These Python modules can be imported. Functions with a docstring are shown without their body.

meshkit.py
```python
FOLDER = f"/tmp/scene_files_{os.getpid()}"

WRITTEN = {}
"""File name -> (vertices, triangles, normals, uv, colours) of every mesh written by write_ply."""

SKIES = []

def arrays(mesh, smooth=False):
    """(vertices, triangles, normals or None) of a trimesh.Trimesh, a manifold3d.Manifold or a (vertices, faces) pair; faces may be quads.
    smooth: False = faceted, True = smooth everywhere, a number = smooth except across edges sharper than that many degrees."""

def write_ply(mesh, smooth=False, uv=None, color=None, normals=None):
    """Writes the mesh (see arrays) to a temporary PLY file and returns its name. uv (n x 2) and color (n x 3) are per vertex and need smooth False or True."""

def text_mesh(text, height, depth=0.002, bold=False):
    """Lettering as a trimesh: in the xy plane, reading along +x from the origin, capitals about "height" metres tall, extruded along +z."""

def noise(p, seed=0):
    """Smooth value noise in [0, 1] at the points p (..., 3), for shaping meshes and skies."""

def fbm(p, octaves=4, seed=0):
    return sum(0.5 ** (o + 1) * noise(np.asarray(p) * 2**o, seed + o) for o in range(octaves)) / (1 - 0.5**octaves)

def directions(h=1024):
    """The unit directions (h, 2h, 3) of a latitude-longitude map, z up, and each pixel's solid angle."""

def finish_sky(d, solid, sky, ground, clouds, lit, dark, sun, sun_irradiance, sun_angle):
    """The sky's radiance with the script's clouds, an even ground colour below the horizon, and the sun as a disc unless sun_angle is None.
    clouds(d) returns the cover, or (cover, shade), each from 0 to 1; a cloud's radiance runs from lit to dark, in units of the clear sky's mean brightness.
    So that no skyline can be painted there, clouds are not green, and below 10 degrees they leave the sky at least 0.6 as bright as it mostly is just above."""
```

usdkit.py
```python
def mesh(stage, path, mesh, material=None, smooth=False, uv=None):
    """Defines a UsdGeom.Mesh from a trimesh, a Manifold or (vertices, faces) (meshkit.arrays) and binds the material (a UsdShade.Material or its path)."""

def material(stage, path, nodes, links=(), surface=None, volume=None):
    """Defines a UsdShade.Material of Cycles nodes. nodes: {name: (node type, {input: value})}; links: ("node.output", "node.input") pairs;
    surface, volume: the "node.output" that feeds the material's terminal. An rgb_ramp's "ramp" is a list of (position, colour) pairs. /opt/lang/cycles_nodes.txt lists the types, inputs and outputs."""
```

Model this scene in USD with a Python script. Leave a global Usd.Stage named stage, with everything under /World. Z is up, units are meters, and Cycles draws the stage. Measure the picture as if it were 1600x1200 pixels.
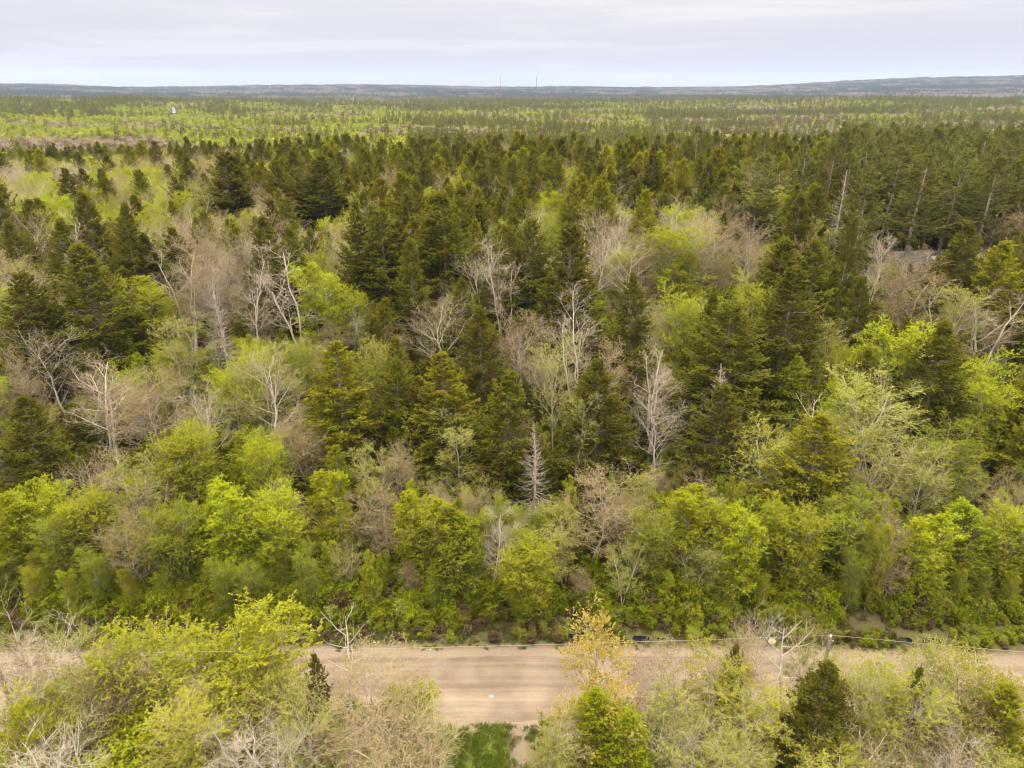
import math, numpy as np, trimesh, usdkit, meshkit
from pxr import Usd, UsdGeom, UsdLux, UsdShade, Gf, Sdf, Vt

stage = Usd.Stage.CreateInMemory()
UsdGeom.SetStageUpAxis(stage, UsdGeom.Tokens.z)
UsdGeom.SetStageMetersPerUnit(stage, 1.0)
UsdGeom.Xform.Define(stage, '/World')
UsdGeom.Scope.Define(stage, '/World/Looks')
mat = lambda n, nodes, links, **k: usdkit.material(stage, '/World/Looks/' + n, nodes, links, **k)

# ------------------------------------------------------------------ camera, sky, sun, exposure
CAM_Z, PITCH, FOC = 42.0, math.radians(22.67), 1101.0          # FOC in pixels of a 1600 pixel wide picture
cam = UsdGeom.Camera.Define(stage, '/World/camera')
cam.AddTranslateOp().Set(Gf.Vec3d(0, 0, CAM_Z))
cam.AddRotateXOp().Set(90 - math.degrees(PITCH))
cam.CreateHorizontalApertureAttr(36.0); cam.CreateVerticalApertureAttr(27.0)
cam.CreateFocalLengthAttr(36.0 * FOC / 1600)
cam.CreateClippingRangeAttr(Gf.Vec2f(0.5, 40000))
cam.CreateExposureAttr(0.18)
SUN_EL, SUN_AZ = math.radians(52), math.radians(35)             # azimuth clockwise from +y
sky_nodes = {
    'tc': ('texture_coordinate', {}),
    'sep': ('separate_xyz', {}),
    'zc': ('clamp', {'min': 0.0, 'max': 1.0}),
    'gq': ('math', {'math_type': 'multiply_add', 'value2': 6.6, 'value3': 1.2}), 'grad': ('math', {'math_type': 'multiply_add', 'value3': 0.90}), 'tint': ('mix', {'color1': (1.0, 1.0, 1.0), 'color2': (1.12, 1.02, 0.82)}), 'tsc': ('math', {'math_type': 'multiply', 'value2': 2.5, 'use_clamp': True}), 'tm': ('mix', {'mix_type': 'multiply', 'fac': 1.0}),
    'map': ('mapping', {'scale': (1.3, 1.3, 17.0), 'location': (0.3, 0.1, 0.2)}),
    'cl': ('noise_texture', {'scale': 1.6, 'detail': 6.0, 'roughness': 0.55, 'distortion': 0.4}),
    'ramp': ('rgb_ramp', {'ramp': [(0.0, (5.6, 5.72, 6.5)), (0.42, (6.0, 6.1, 6.8)), (0.54, (6.35, 6.43, 6.95)), (0.62, (7.05, 7.08, 7.35)), (1.0, (7.5, 7.5, 7.6))]}),
    'cov': ('map_range', {'from_min': 0.25, 'from_max': 0.6, 'to_min': 0.955, 'to_max': 0.99, 'clamp': True}),
    'mul': ('vector_math', {'math_type': 'scale'}),
    'sky': ('sky_texture', {'sky_type': 'single_scattering', 'sun_disc': False, 'sun_elevation': SUN_EL, 'sun_rotation': SUN_AZ, 'altitude': 60.0}),
    'mix': ('mix', {'mix_type': 'mix'}),
    'bg': ('background_shader', {'strength': 0.1}),
}
m_sky = mat('overcast_sky', sky_nodes, [('tc.generated', 'sep.vector'), ('sep.z', 'zc.value'), ('zc.result', 'gq.value1'), ('zc.result', 'grad.value1'), ('gq.value', 'grad.value2'), ('tc.generated', 'map.vector'),
    ('map.vector', 'cl.vector'), ('cl.fac', 'ramp.fac'), ('cl.fac', 'cov.value'), ('zc.result', 'tsc.value1'), ('tsc.value', 'tint.fac'), ('ramp.color', 'tm.color1'), ('tint.color', 'tm.color2'), ('tm.color', 'mul.vector1'), ('grad.value', 'mul.scale'),
    ('sky.color', 'mix.color1'), ('mul.vector', 'mix.color2'), ('cov.result', 'mix.fac'), ('mix.color', 'bg.color')], surface='bg.background')
dome = UsdLux.DomeLight.Define(stage, '/World/sky')
UsdShade.MaterialBindingAPI.Apply(dome.GetPrim()).Bind(m_sky)
dome.GetPrim().SetCustomDataByKey('kind', 'structure')
sun = UsdLux.DistantLight.Define(stage, '/World/sun')
sun.CreateIntensityAttr(0.4); sun.CreateAngleAttr(20.0); sun.CreateNormalizeAttr(True); sun.CreateColorAttr(Gf.Vec3f(1.0, 0.94, 0.84))
sun.AddRotateZOp().Set(-math.degrees(SUN_AZ)); sun.AddRotateXOp().Set(-(90 - math.degrees(SUN_EL)))

# ------------------------------------------------------------------ helpers
rng = np.random.default_rng(7)
used = {}
def fresh(name):
    k = used.get(name, 0); used[name] = k + 1
    return name if k == 0 else f'{name}_{k:03d}'
def meta(prim, label=None, category=None, group=None, kind=None):
    for k, v in (('label', label), ('category', category), ('group', group), ('kind', kind)):
        if v: prim.SetCustomDataByKey(k, v)
    return prim
def put(path, vf, m, smooth=False, uv=None):
    return usdkit.mesh(stage, path, vf, m, smooth=smooth, uv=uv).GetPrim()
def primvar(prim, name, a):
    UsdGeom.PrimvarsAPI(prim).CreatePrimvar(name, Sdf.ValueTypeNames.FloatArray, 'vertex').Set(Vt.FloatArray.FromNumpy(np.asarray(a, np.float32)))
def xform(path, loc=(0, 0, 0), rz=0.0, scale=None, lean=None):
    x = UsdGeom.Xform.Define(stage, path)
    x.AddTranslateOp().Set(Gf.Vec3d(*map(float, loc)))
    if lean: x.AddRotateXYZOp().Set(Gf.Vec3f(*map(float, (lean[0], lean[1], rz))))
    elif rz: x.AddRotateZOp().Set(float(rz))
    if scale is not None: x.AddScaleOp().Set(Gf.Vec3f(*map(float, scale)))
    return x.GetPrim()
def unit(a): return a / np.maximum(np.linalg.norm(a, axis=-1, keepdims=True), 1e-9)
def join(parts):
    vs, fs, n = [], [], 0
    for v, f in parts:
        vs.append(v); fs.append(f + n); n += len(v)
    return np.vstack(vs), np.vstack(fs)
def box(x0, x1, y0, y1, z0, z1):
    b = trimesh.creation.box([x1 - x0, y1 - y0, z1 - z0]); b.apply_translation([(x0 + x1) / 2, (y0 + y1) / 2, (z0 + z1) / 2])
    return np.array(b.vertices), np.array(b.faces)
def tubes(P, R, sides=5):
    """N polylines of K points as tapered tubes."""
    P, R = np.asarray(P, float), np.asarray(R, float)
    N, K = P.shape[:2]
    T = unit(np.gradient(P, axis=1))
    m = unit(P[:, -1] - P[:, 0])
    ref = np.where(np.abs(m[:, 2:]) < 0.8, [0, 0, 1.0], [1.0, 0, 0])
    A = unit(np.cross(T, ref[:, None])); B = np.cross(T, A)
    a = np.arange(sides) * 2 * np.pi / sides
    V = P[:, :, None] + R[:, :, None, None] * (np.cos(a)[:, None] * A[:, :, None] + np.sin(a)[:, None] * B[:, :, None])
    base = (np.arange(N) * K * sides)[:, None, None]
    i, j = np.arange(K - 1)[None, :, None], np.arange(sides)[None, None]
    q = np.stack([base + i * sides + j, base + i * sides + (j + 1) % sides, base + (i + 1) * sides + (j + 1) % sides, base + (i + 1) * sides + j], -1).reshape(-1, 4)
    return V.reshape(-1, 3), np.vstack([q[:, [0, 1, 2]], q[:, [0, 2, 3]]])
def blades(p, d, L, W, r, fold=0.25):
    """Diamond leaves: base p, direction d."""
    d = unit(d); n = len(p)
    s = unit(np.cross(d, r.normal(size=(n, 3)) + [0, 0, 1.2])); up = np.cross(s, d)
    L, W = np.broadcast_to(L, n)[:, None], np.broadcast_to(W, n)[:, None]
    mid = p + d * L * 0.45 + up * W * fold
    v = np.stack([p, mid + s * W / 2, p + d * L, mid - s * W / 2], 1).reshape(-1, 3)
    q = np.arange(n)[:, None] * 4
    return v, np.vstack([q + [0, 1, 2], q + [0, 2, 3]])
def spawn(r, P, R, m, t0, t1, ang, length, ratio, up=0.1, K=4, wob=0.06, flat=0.0, rmin=0.006):
    """m children on every polyline of P. length: (lo, hi) times the parent's length, shorter towards its tip."""
    N, KP = P.shape[:2]
    t = (np.arange(m)[None] + r.random((N, m))) / m * (t1 - t0) + t0
    x = np.clip(t, 0, 0.9999) * (KP - 1); i = x.astype(int); f = (x - i)[..., None]
    n = np.arange(N)[:, None]
    p0 = P[n, i] * (1 - f) + P[n, i + 1] * f
    tan = unit(P[n, i + 1] - P[n, i])
    rad = (R[n, i] * (1 - f[..., 0]) + R[n, i + 1] * f[..., 0]) * ratio
    az = r.random((N, 1)) * 6.28 + np.arange(m)[None] * 2.4 + r.normal(0, 0.3, (N, m))
    a = unit(np.cross(tan, np.broadcast_to([0.03, 0.02, 1.0], tan.shape))); b = np.cross(tan, a)
    side = np.cos(az)[..., None] * a + np.sin(az)[..., None] * b * (1 - flat)
    an = np.radians(ang + r.normal(0, ang * 0.2, (N, m)))[..., None]
    d = unit(tan * np.cos(an) + unit(side) * np.sin(an))
    plen = np.linalg.norm(P[:, -1] - P[:, 0], axis=1)[:, None]
    L = (plen * (length[0] + (length[1] - length[0]) * r.random((N, m))) * (1 - 0.45 * t))[..., None]
    s = np.linspace(0, 1, K)
    Q = p0[:, :, None] + d[:, :, None] * (L * s)[..., None] + np.array([0, 0, 1.0]) * (up * L * s ** 2)[..., None]
    Q = Q + r.normal(0, 1, Q.shape) * (L * wob * s)[..., None]
    rr = np.maximum(rad, rmin)[..., None] * (1 - 0.75 * s)
    return Q.reshape(-1, K, 3), rr.reshape(-1, K)
def along(r, P, n, t0=0.15):
    N, K = P.shape[:2]
    t = t0 + (1 - t0) * r.random((N, n))
    x = np.clip(t, 0, 0.9999) * (K - 1); i = x.astype(int); f = (x - i)[..., None]; k = np.arange(N)[:, None]
    return (P[k, i] * (1 - f) + P[k, i + 1] * f).reshape(-1, 3), unit(P[k, i + 1] - P[k, i]).reshape(-1, 3)

# ------------------------------------------------------------------ materials
def leaf_mat(name, c_dark, c_mid, c_light, trans=0.35, tree=0.25, rough=0.8):
    """Per-leaf colour variation and per-tree brightness variation; thin leaves let light through."""
    return mat(name, {
        'g': ('geometry', {}), 'o': ('object_info', {}),
        'r': ('rgb_ramp', {'ramp': [(0, c_dark), (0.5, c_mid), (1, c_light)]}),
        'v': ('map_range', {'to_min': 1 - tree, 'to_max': 1 + tree}),
        'hh': ('map_range', {'to_min': 0.494, 'to_max': 0.511}),
        'h': ('hsv', {}),
        'd': ('principled_bsdf', {'roughness': rough, 'specular_ior_level': 0.10}),
        't': ('translucent_bsdf', {}), 'm': ('mix_closure', {'fac': trans})},
        [('g.random_per_island', 'r.fac'), ('o.random', 'v.value'), ('o.random', 'hh.value'), ('v.result', 'h.value'), ('hh.result', 'h.hue'), ('r.color', 'h.color'),
         ('h.color', 'd.base_color'), ('h.color', 't.color'), ('d.BSDF', 'm.closure1'), ('t.BSDF', 'm.closure2')], surface='m.closure')
def bark_mat(name, c0, c1, scale=6.0, stretch=0.25):
    return mat(name, {
        'tc': ('texture_coordinate', {}), 'mp': ('mapping', {'scale': (1, 1, stretch)}),
        'n': ('noise_texture', {'scale': scale, 'detail': 4.0, 'roughness': 0.65}),
        'r': ('rgb_ramp', {'ramp': [(0.35, c0), (0.65, c1)]}),
        'b': ('bump', {'strength': 0.5, 'distance': 0.03}),
        'p': ('principled_bsdf', {'roughness': 0.85, 'specular_ior_level': 0.2})},
        [('tc.object', 'mp.vector'), ('mp.vector', 'n.vector'), ('n.fac', 'r.fac'), ('r.color', 'p.base_color'), ('n.fac', 'b.height'), ('b.normal', 'p.normal')], surface='p.BSDF')
def plain(name, c, rough=0.7, spec=0.3, metal=0.0, var=0.15, scale=3.0):
    lo, hi = [x * (1 - var) for x in c], [x * (1 + var) for x in c]
    return mat(name, {'tc': ('texture_coordinate', {}), 'n': ('noise_texture', {'scale': scale, 'detail': 5.0}), 'r': ('rgb_ramp', {'ramp': [(0.3, lo), (0.7, hi)]}),
        'p': ('principled_bsdf', {'roughness': rough, 'specular_ior_level': spec, 'metallic': metal})},
        [('tc.object', 'n.vector'), ('n.fac', 'r.fac'), ('r.color', 'p.base_color')], surface='p.BSDF')

M = {
    'needle_olive': leaf_mat('needles_olive', (0.108, 0.108, 0.005), (0.252, 0.244, 0.009), (0.42, 0.385, 0.018), 0.38, 0.28),
    'needle_dark': leaf_mat('needles_dark', (0.098, 0.098, 0.005), (0.218, 0.214, 0.009), (0.35, 0.33, 0.02), 0.38, 0.25),
    'needle_gold': leaf_mat('needles_gold', (0.17, 0.162, 0.006), (0.31, 0.29, 0.011), (0.45, 0.41, 0.02), 0.38, 0.22),
    'needle_hill': leaf_mat('needles_hill', (0.030, 0.038, 0.014), (0.055, 0.066, 0.022), (0.085, 0.095, 0.032), 0.2, 0.15),
    'leaf_hill': leaf_mat('leaves_hill', (0.070, 0.085, 0.018), (0.115, 0.135, 0.028), (0.165, 0.180, 0.045), 0.3, 0.15),
    'needle_bright': leaf_mat('needles_bright', (0.19, 0.205, 0.006), (0.35, 0.37, 0.011), (0.49, 0.49, 0.02), 0.3, 0.18),
    'needle_pine': leaf_mat('needles_pine', (0.12, 0.122, 0.022), (0.245, 0.242, 0.048), (0.38, 0.37, 0.085), 0.22, 0.2),
    'leaf_lime': leaf_mat('leaves_lime', (0.26, 0.28, 0.006), (0.47, 0.495, 0.012), (0.61, 0.61, 0.022), 0.4, 0.2),
    'leaf_green': leaf_mat('leaves_green', (0.185, 0.21, 0.006), (0.345, 0.38, 0.012), (0.49, 0.51, 0.022), 0.4, 0.2),
    'leaf_yellow': leaf_mat('leaves_yellow', (0.24, 0.24, 0.01), (0.38, 0.375, 0.018), (0.49, 0.475, 0.034), 0.4, 0.18),
    'leaf_pale': leaf_mat('leaves_pale', (0.215, 0.225, 0.03), (0.345, 0.36, 0.052), (0.47, 0.475, 0.085), 0.35, 0.18),
    'leaf_rust': leaf_mat('leaves_rust', (0.2, 0.145, 0.065), (0.3, 0.222, 0.105), (0.39, 0.3, 0.15), 0.3, 0.18),
    'leaf_orange': leaf_mat('leaves_orange', (0.29, 0.21, 0.035), (0.4, 0.3, 0.055), (0.48, 0.38, 0.08), 0.4, 0.15),
    'leaf_brush': leaf_mat('leaves_brush', (0.120, 0.085, 0.040), (0.220, 0.160, 0.080), (0.330, 0.250, 0.130), 0.2, 0.2),
    'grass_green': leaf_mat('grass_green', (0.11, 0.14, 0.012), (0.195, 0.235, 0.02), (0.29, 0.32, 0.04), 0.3, 0.2),
    'grass_olive': leaf_mat('grass_olive', (0.09, 0.088, 0.025), (0.165, 0.15, 0.05), (0.27, 0.225, 0.11), 0.25, 0.2),
    'bark_grey': bark_mat('bark_grey', (0.150, 0.125, 0.100), (0.300, 0.260, 0.215)),
    'bark_brown': bark_mat('bark_brown', (0.085, 0.062, 0.045), (0.190, 0.150, 0.115)),
    'bark_white': bark_mat('bark_white', (0.20, 0.172, 0.14), (0.45, 0.405, 0.345), 9.0, 1.5),
    'bark_pale': bark_mat('bark_pale', (0.23, 0.195, 0.15), (0.43, 0.385, 0.32), 8.0, 0.6),
    'bark_straw': bark_mat('bark_straw', (0.260, 0.200, 0.110), (0.420, 0.350, 0.220)),
    'twig_pink': bark_mat('twigs_pink', (0.20, 0.155, 0.10), (0.33, 0.268, 0.185)),
    'twig_grey': bark_mat('twigs_grey', (0.24, 0.20, 0.145), (0.39, 0.335, 0.26)),
}

# ------------------------------------------------------------------ terrain
def smooth(a, b, x):
    t = np.clip((x - a) / (b - a), 0, 1); return t * t * (3 - 2 * t)
def lump(x, y, s, seed=0.0):
    x, y = np.asarray(x, float) / s + seed, np.asarray(y, float) / s - 0.7 * seed
    return (np.sin(x * 1.3 + 1.7 * np.sin(y * 0.9 + seed)) + np.sin(y * 1.7 + 1.3 * np.sin(x * 1.1 - seed)) + np.sin((x + y) * 2.3 + seed)) / 3
def road_y(x): return 40.75 - 0.0005 * np.asarray(x, float) ** 2
def hill(x, y):
    x, y = np.asarray(x, float), np.asarray(y, float)
    d = np.hypot(x * 0.6, y)
    left = smooth(-30, -150, x)
    up = 12.0 * smooth(48, 96, y + 0.02 * x) + (2.2 - 3.0 * left) * smooth(90, 150, d) - (18.0 - 4 * left) * smooth(185, 420, d)
    far = 3.0 * smooth(500, 1200, d) * lump(x, y, 420, 1.0) - 7 * smooth(1900, 3200, d) + 15 * smooth(900, 1250, d) * smooth(-250, -900, x) * smooth(2000, 1500, d) \
        + 11 * smooth(600, 1000, d) * smooth(200, 700, x) * smooth(2200, 1500, d) + 4 * np.exp(-((d - 1800) / 260) ** 2)
    r = np.hypot(x, y); az = np.degrees(np.arctan2(x, np.maximum(y, 1)))
    back = smooth(3200, 7200, r) * (53 + 22 * np.exp(-((az + 11) / 7.0) ** 2) + 68 * smooth(13, 31, az) + 12 * np.exp(-((az - 4) / 5.0) ** 2) + 20 * np.exp(-((az + 33) / 6.0) ** 2)
            + 11 * lump(x, y, 900, 2.0) + 6 * lump(x, y, 380, 4.0)) + smooth(3400, 4300, r) * smooth(6500, 5200, r) * (9 + 9 * lump(x / 2.5, y, 420, 3.0))
    return np.where(y > 40, up + far + back, 0.0)
PUDDLES = [(-1.7, 5.7, 0.9, 0.42), (5.2, 6.0, 1.5, 0.62), (11.6, 5.6, 1.9, 0.5), (19.5, 5.6, 1.0, 0.42), (30.2, 7.2, 1.3, 0.6), (33.0, 6.2, 0.7, 0.5), (35.2, 5.9, 1.1, 0.58), (-31, 6.1, 1.2, 0.45)]
def ground(x, y):
    x, y = np.asarray(x, float), np.asarray(y, float)
    e = y - road_y(x)
    z = hill(x, y)
    near = smooth(400, 150, np.hypot(x, y))
    z = z + near * (0.22 * lump(x, y, 3.1) + 0.10 * lump(x, y, 0.9, 3.0)) * smooth(3.2, 5.5, np.abs(e)) * (1 - 0.85 * np.exp(-((e - 5.9) / 1.2) ** 4))
    z = z - 0.34 * np.exp(-((e - 6.2 - 0.3 * lump(x, 0, 5.0, 2.0)) / 0.95) ** 2) * near                       # ditch on the far side
    for px_, e_, w_, dpt in PUDDLES: z = z - dpt * (0.82 + 0.5 * lump(x, y * 1.5, 0.6, px_)) * np.exp(-((x - px_) / w_) ** 4 - ((e - e_ - 0.10 * np.sin(1.3 * x)) / (0.62 + 0.10 * np.sin(1.9 * x + 1))) ** 2)
    return z - 0.06 * smooth(4.2, 3.2, np.abs(e)) * near
def steps(a, b, first, grow):
    out, d = [a], first
    while out[-1] < b: out.append(out[-1] + d); d *= grow
    return out
xs = np.array(sorted(set([-v for v in steps(46, 11000, 0.9, 1.12)] + list(np.arange(-45.6, 45.7, 0.4)) + steps(46, 11000, 0.9, 1.12))))
ys = np.array([-v for v in steps(10, 3000, 3, 1.3)][::-1] + list(np.arange(-9, 27, 2.0)) + list(np.concatenate([np.arange(27, 44.5, 0.3), np.arange(44.5, 49.5, 0.14), np.arange(49.5, 60, 0.3)])) + steps(60, 11000, 0.7, 1.035))
X, Y = np.meshgrid(xs, ys)
Z = ground(X, Y)
nx, ny = len(xs), len(ys)
q = (np.arange(ny - 1)[:, None] * nx + np.arange(nx - 1)[None]).ravel()
gf = np.vstack([np.stack([q, q + 1, q + nx + 1], 1), np.stack([q, q + nx + 1, q + nx], 1)])
gv = np.stack([X.ravel(), Y.ravel(), Z.ravel()], 1)
E = (Y - road_y(X)).ravel(); XX = X.ravel(); YY = Y.ravel()
track = np.exp(-((XX - 0.55 - 0.03 * (37 - YY) ** 1) / 0.95) ** 2) * smooth(38.2, 36.5, YY)
grass = smooth(-3.0, -3.8, E) * smooth(-12, -6, E) * np.clip(0.75 + 0.5 * lump(XX, YY, 1.7), 0, 1) + 0.28 * smooth(3.6, 4.4, E) * smooth(8.5, 6.5, E) * np.clip(0.5 + 0.8 * lump(XX, YY, 1.3, 2), 0, 1)
grass = np.clip(grass, 0, 1) * (1 - np.clip(track * 1.3, 0, 1))
grav = np.clip(np.maximum(np.clip(track * 0.75, 0, 1), smooth(4.6, 3.6, np.abs(E))), 0, 1) * (np.abs(YY) < 60)
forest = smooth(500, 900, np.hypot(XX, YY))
m_ground = mat('forest_floor', {
    'g': ('geometry', {}), 'ag': ('attribute', {'attribute': 'grassiness'}), 'ar': ('attribute', {'attribute': 'gravel'}), 'af': ('attribute', {'attribute': 'canopy'}),
    'n1': ('noise_texture', {'scale': 0.9, 'detail': 6.0, 'roughness': 0.65}), 'n2': ('noise_texture', {'scale': 14.0, 'detail': 4.0, 'roughness': 0.7}),
    'n3': ('noise_texture', {'scale': 0.006, 'detail': 8.0, 'roughness': 0.62}), 'n4': ('noise_texture', {'scale': 0.05, 'detail': 4.0, 'roughness': 0.7}),
    'litter': ('rgb_ramp', {'ramp': [(0.25, (0.045, 0.033, 0.018)), (0.5, (0.100, 0.074, 0.045)), (0.75, (0.170, 0.130, 0.085))]}),
    'moss': ('rgb_ramp', {'ramp': [(0.3, (0.06, 0.075, 0.015)), (0.7, (0.16, 0.17, 0.04))]}),
    'mm': ('map_range', {'from_min': 0.48, 'from_max': 0.64, 'clamp': True}), 'mix1': ('mix', {}),
    'grassc': ('rgb_ramp', {'ramp': [(0.3, (0.07, 0.10, 0.015)), (0.7, (0.15, 0.19, 0.03))]}), 'mix2': ('mix', {}),
    'gravc': ('rgb_ramp', {'ramp': [(0.3, (0.16, 0.12, 0.085)), (0.7, (0.27, 0.21, 0.155))]}), 'mix3': ('mix', {}),
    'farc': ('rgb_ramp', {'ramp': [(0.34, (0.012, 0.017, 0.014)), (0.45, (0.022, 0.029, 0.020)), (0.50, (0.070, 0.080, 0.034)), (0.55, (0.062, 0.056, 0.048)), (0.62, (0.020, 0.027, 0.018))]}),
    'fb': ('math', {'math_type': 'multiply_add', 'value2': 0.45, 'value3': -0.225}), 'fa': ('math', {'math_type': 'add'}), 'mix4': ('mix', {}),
    'b': ('bump', {'strength': 0.7, 'distance': 0.05}),
    'p': ('principled_bsdf', {'roughness': 0.95, 'specular_ior_level': 0.1})},
    [('g.position', 'n1.vector'), ('g.position', 'n2.vector'), ('g.position', 'n3.vector'), ('g.position', 'n4.vector'), ('n2.fac', 'litter.fac'), ('n2.fac', 'moss.fac'), ('n1.fac', 'mm.value'),
     ('litter.color', 'mix1.color1'), ('moss.color', 'mix1.color2'), ('mm.result', 'mix1.fac'), ('n2.fac', 'grassc.fac'), ('mix1.color', 'mix2.color1'), ('grassc.color', 'mix2.color2'), ('ag.fac', 'mix2.fac'),
     ('n2.fac', 'gravc.fac'), ('mix2.color', 'mix3.color1'), ('gravc.color', 'mix3.color2'), ('ar.fac', 'mix3.fac'),
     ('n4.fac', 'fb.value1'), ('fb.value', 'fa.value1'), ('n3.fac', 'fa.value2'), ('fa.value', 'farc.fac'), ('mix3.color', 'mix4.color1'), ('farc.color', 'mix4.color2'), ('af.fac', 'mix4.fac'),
     ('mix4.color', 'p.base_color'), ('n2.fac', 'b.height'), ('b.normal', 'p.normal')], surface='p.BSDF')
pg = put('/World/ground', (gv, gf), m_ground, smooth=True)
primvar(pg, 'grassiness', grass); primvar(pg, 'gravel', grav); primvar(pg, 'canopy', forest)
meta(pg, 'leaf strewn forest floor with verges, rising behind the road and running to far hills', 'ground', kind='structure')

# the gravel road: a crowned strip with wheel ruts
rx = np.arange(-75, 75.01, 0.5); rw = np.linspace(-1, 1, 29)
RX, RW = np.meshgrid(rx, rw, indexing='ij')
half = 3.15 + 0.18 * lump(RX, RW * 0, 2.4, 1.0) + 0.1 * lump(RX, RW, 0.8, 2.0)
RY = road_y(RX) + RW * half
RZ = 0.10 * (1 - RW ** 2) + 0.012 - 0.035 * (np.exp(-((np.abs(RW + 0.28) - 0.27) / 0.07) ** 2) + np.exp(-((np.abs(RW - 0.3) - 0.27) / 0.07) ** 2)) + 0.008 * lump(RX, RY, 0.6) - 0.07 * smooth(0.93, 1.0, np.abs(RW))
na, nb = RX.shape
q = (np.arange(na - 1)[:, None] * nb + np.arange(nb - 1)[None]).ravel()
rf = np.vstack([np.stack([q, q + nb, q + nb + 1], 1), np.stack([q, q + nb + 1, q + 1], 1)])
m_road = mat('gravel', {
    'uv': ('uvmap', {'attribute': 'st'}), 'mp': ('mapping', {'scale': (13.0, 0.035, 1.0)}), 'mpb': ('mapping', {'scale': (5.0, 0.02, 1.0)}), 'g': ('geometry', {}),
    'n1': ('noise_texture', {'scale': 1.0, 'detail': 4.0, 'roughness': 0.6}), 'nb': ('noise_texture', {'scale': 1.0, 'detail': 2.0, 'roughness': 0.5}), 'n2': ('noise_texture', {'scale': 22.0, 'detail': 5.0, 'roughness': 0.75}), 'n3': ('noise_texture', {'scale': 0.35, 'detail': 4.0}),
    'c': ('rgb_ramp', {'ramp': [(0.26, (0.130, 0.096, 0.068)), (0.42, (0.212, 0.162, 0.118)), (0.56, (0.288, 0.226, 0.168)), (0.72, (0.37, 0.30, 0.23))]}),
    'a1': ('math', {'math_type': 'multiply_add', 'value2': 0.50, 'value3': -0.28}), 'a2': ('math', {'math_type': 'add'}), 'a3': ('math', {'math_type': 'multiply_add', 'value2': 0.34, 'value3': -0.18}), 'a6': ('math', {'math_type': 'multiply_add', 'value2': 0.44}), 'a4': ('math', {'math_type': 'multiply_add', 'value2': 0.35, 'value3': 0.0}),
    'a5': ('math', {'math_type': 'add'}),
    'b': ('bump', {'strength': 0.5, 'distance': 0.03}), 'p': ('principled_bsdf', {'roughness': 0.95, 'specular_ior_level': 0.12})},
    [('uv.UV', 'mp.vector'), ('mp.vector', 'n1.vector'), ('uv.UV', 'mpb.vector'), ('mpb.vector', 'nb.vector'), ('g.position', 'n2.vector'), ('g.position', 'n3.vector'), ('n2.fac', 'a1.value1'), ('n1.fac', 'a3.value1'), ('nb.fac', 'a4.value1'),
     ('a1.value', 'a2.value1'), ('a3.value', 'a2.value2'), ('a2.value', 'a5.value1'), ('a4.value', 'a5.value2'), ('n3.fac', 'a6.value1'), ('a5.value', 'a6.value3'), ('a6.value', 'c.fac'), ('c.color', 'p.base_color'), ('n2.fac', 'b.height'), ('b.normal', 'p.normal')], surface='p.BSDF')
pr = put('/World/gravel_road', (np.stack([RX, RY, RZ], -1).reshape(-1, 3), rf), m_road, smooth=True, uv=np.stack([(RW + 1) / 2, RX], -1).reshape(-1, 2))
meta(pr, 'pale tan gravel road with wheel ruts crossing below the wooded hillside', 'road', kind='structure')
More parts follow.
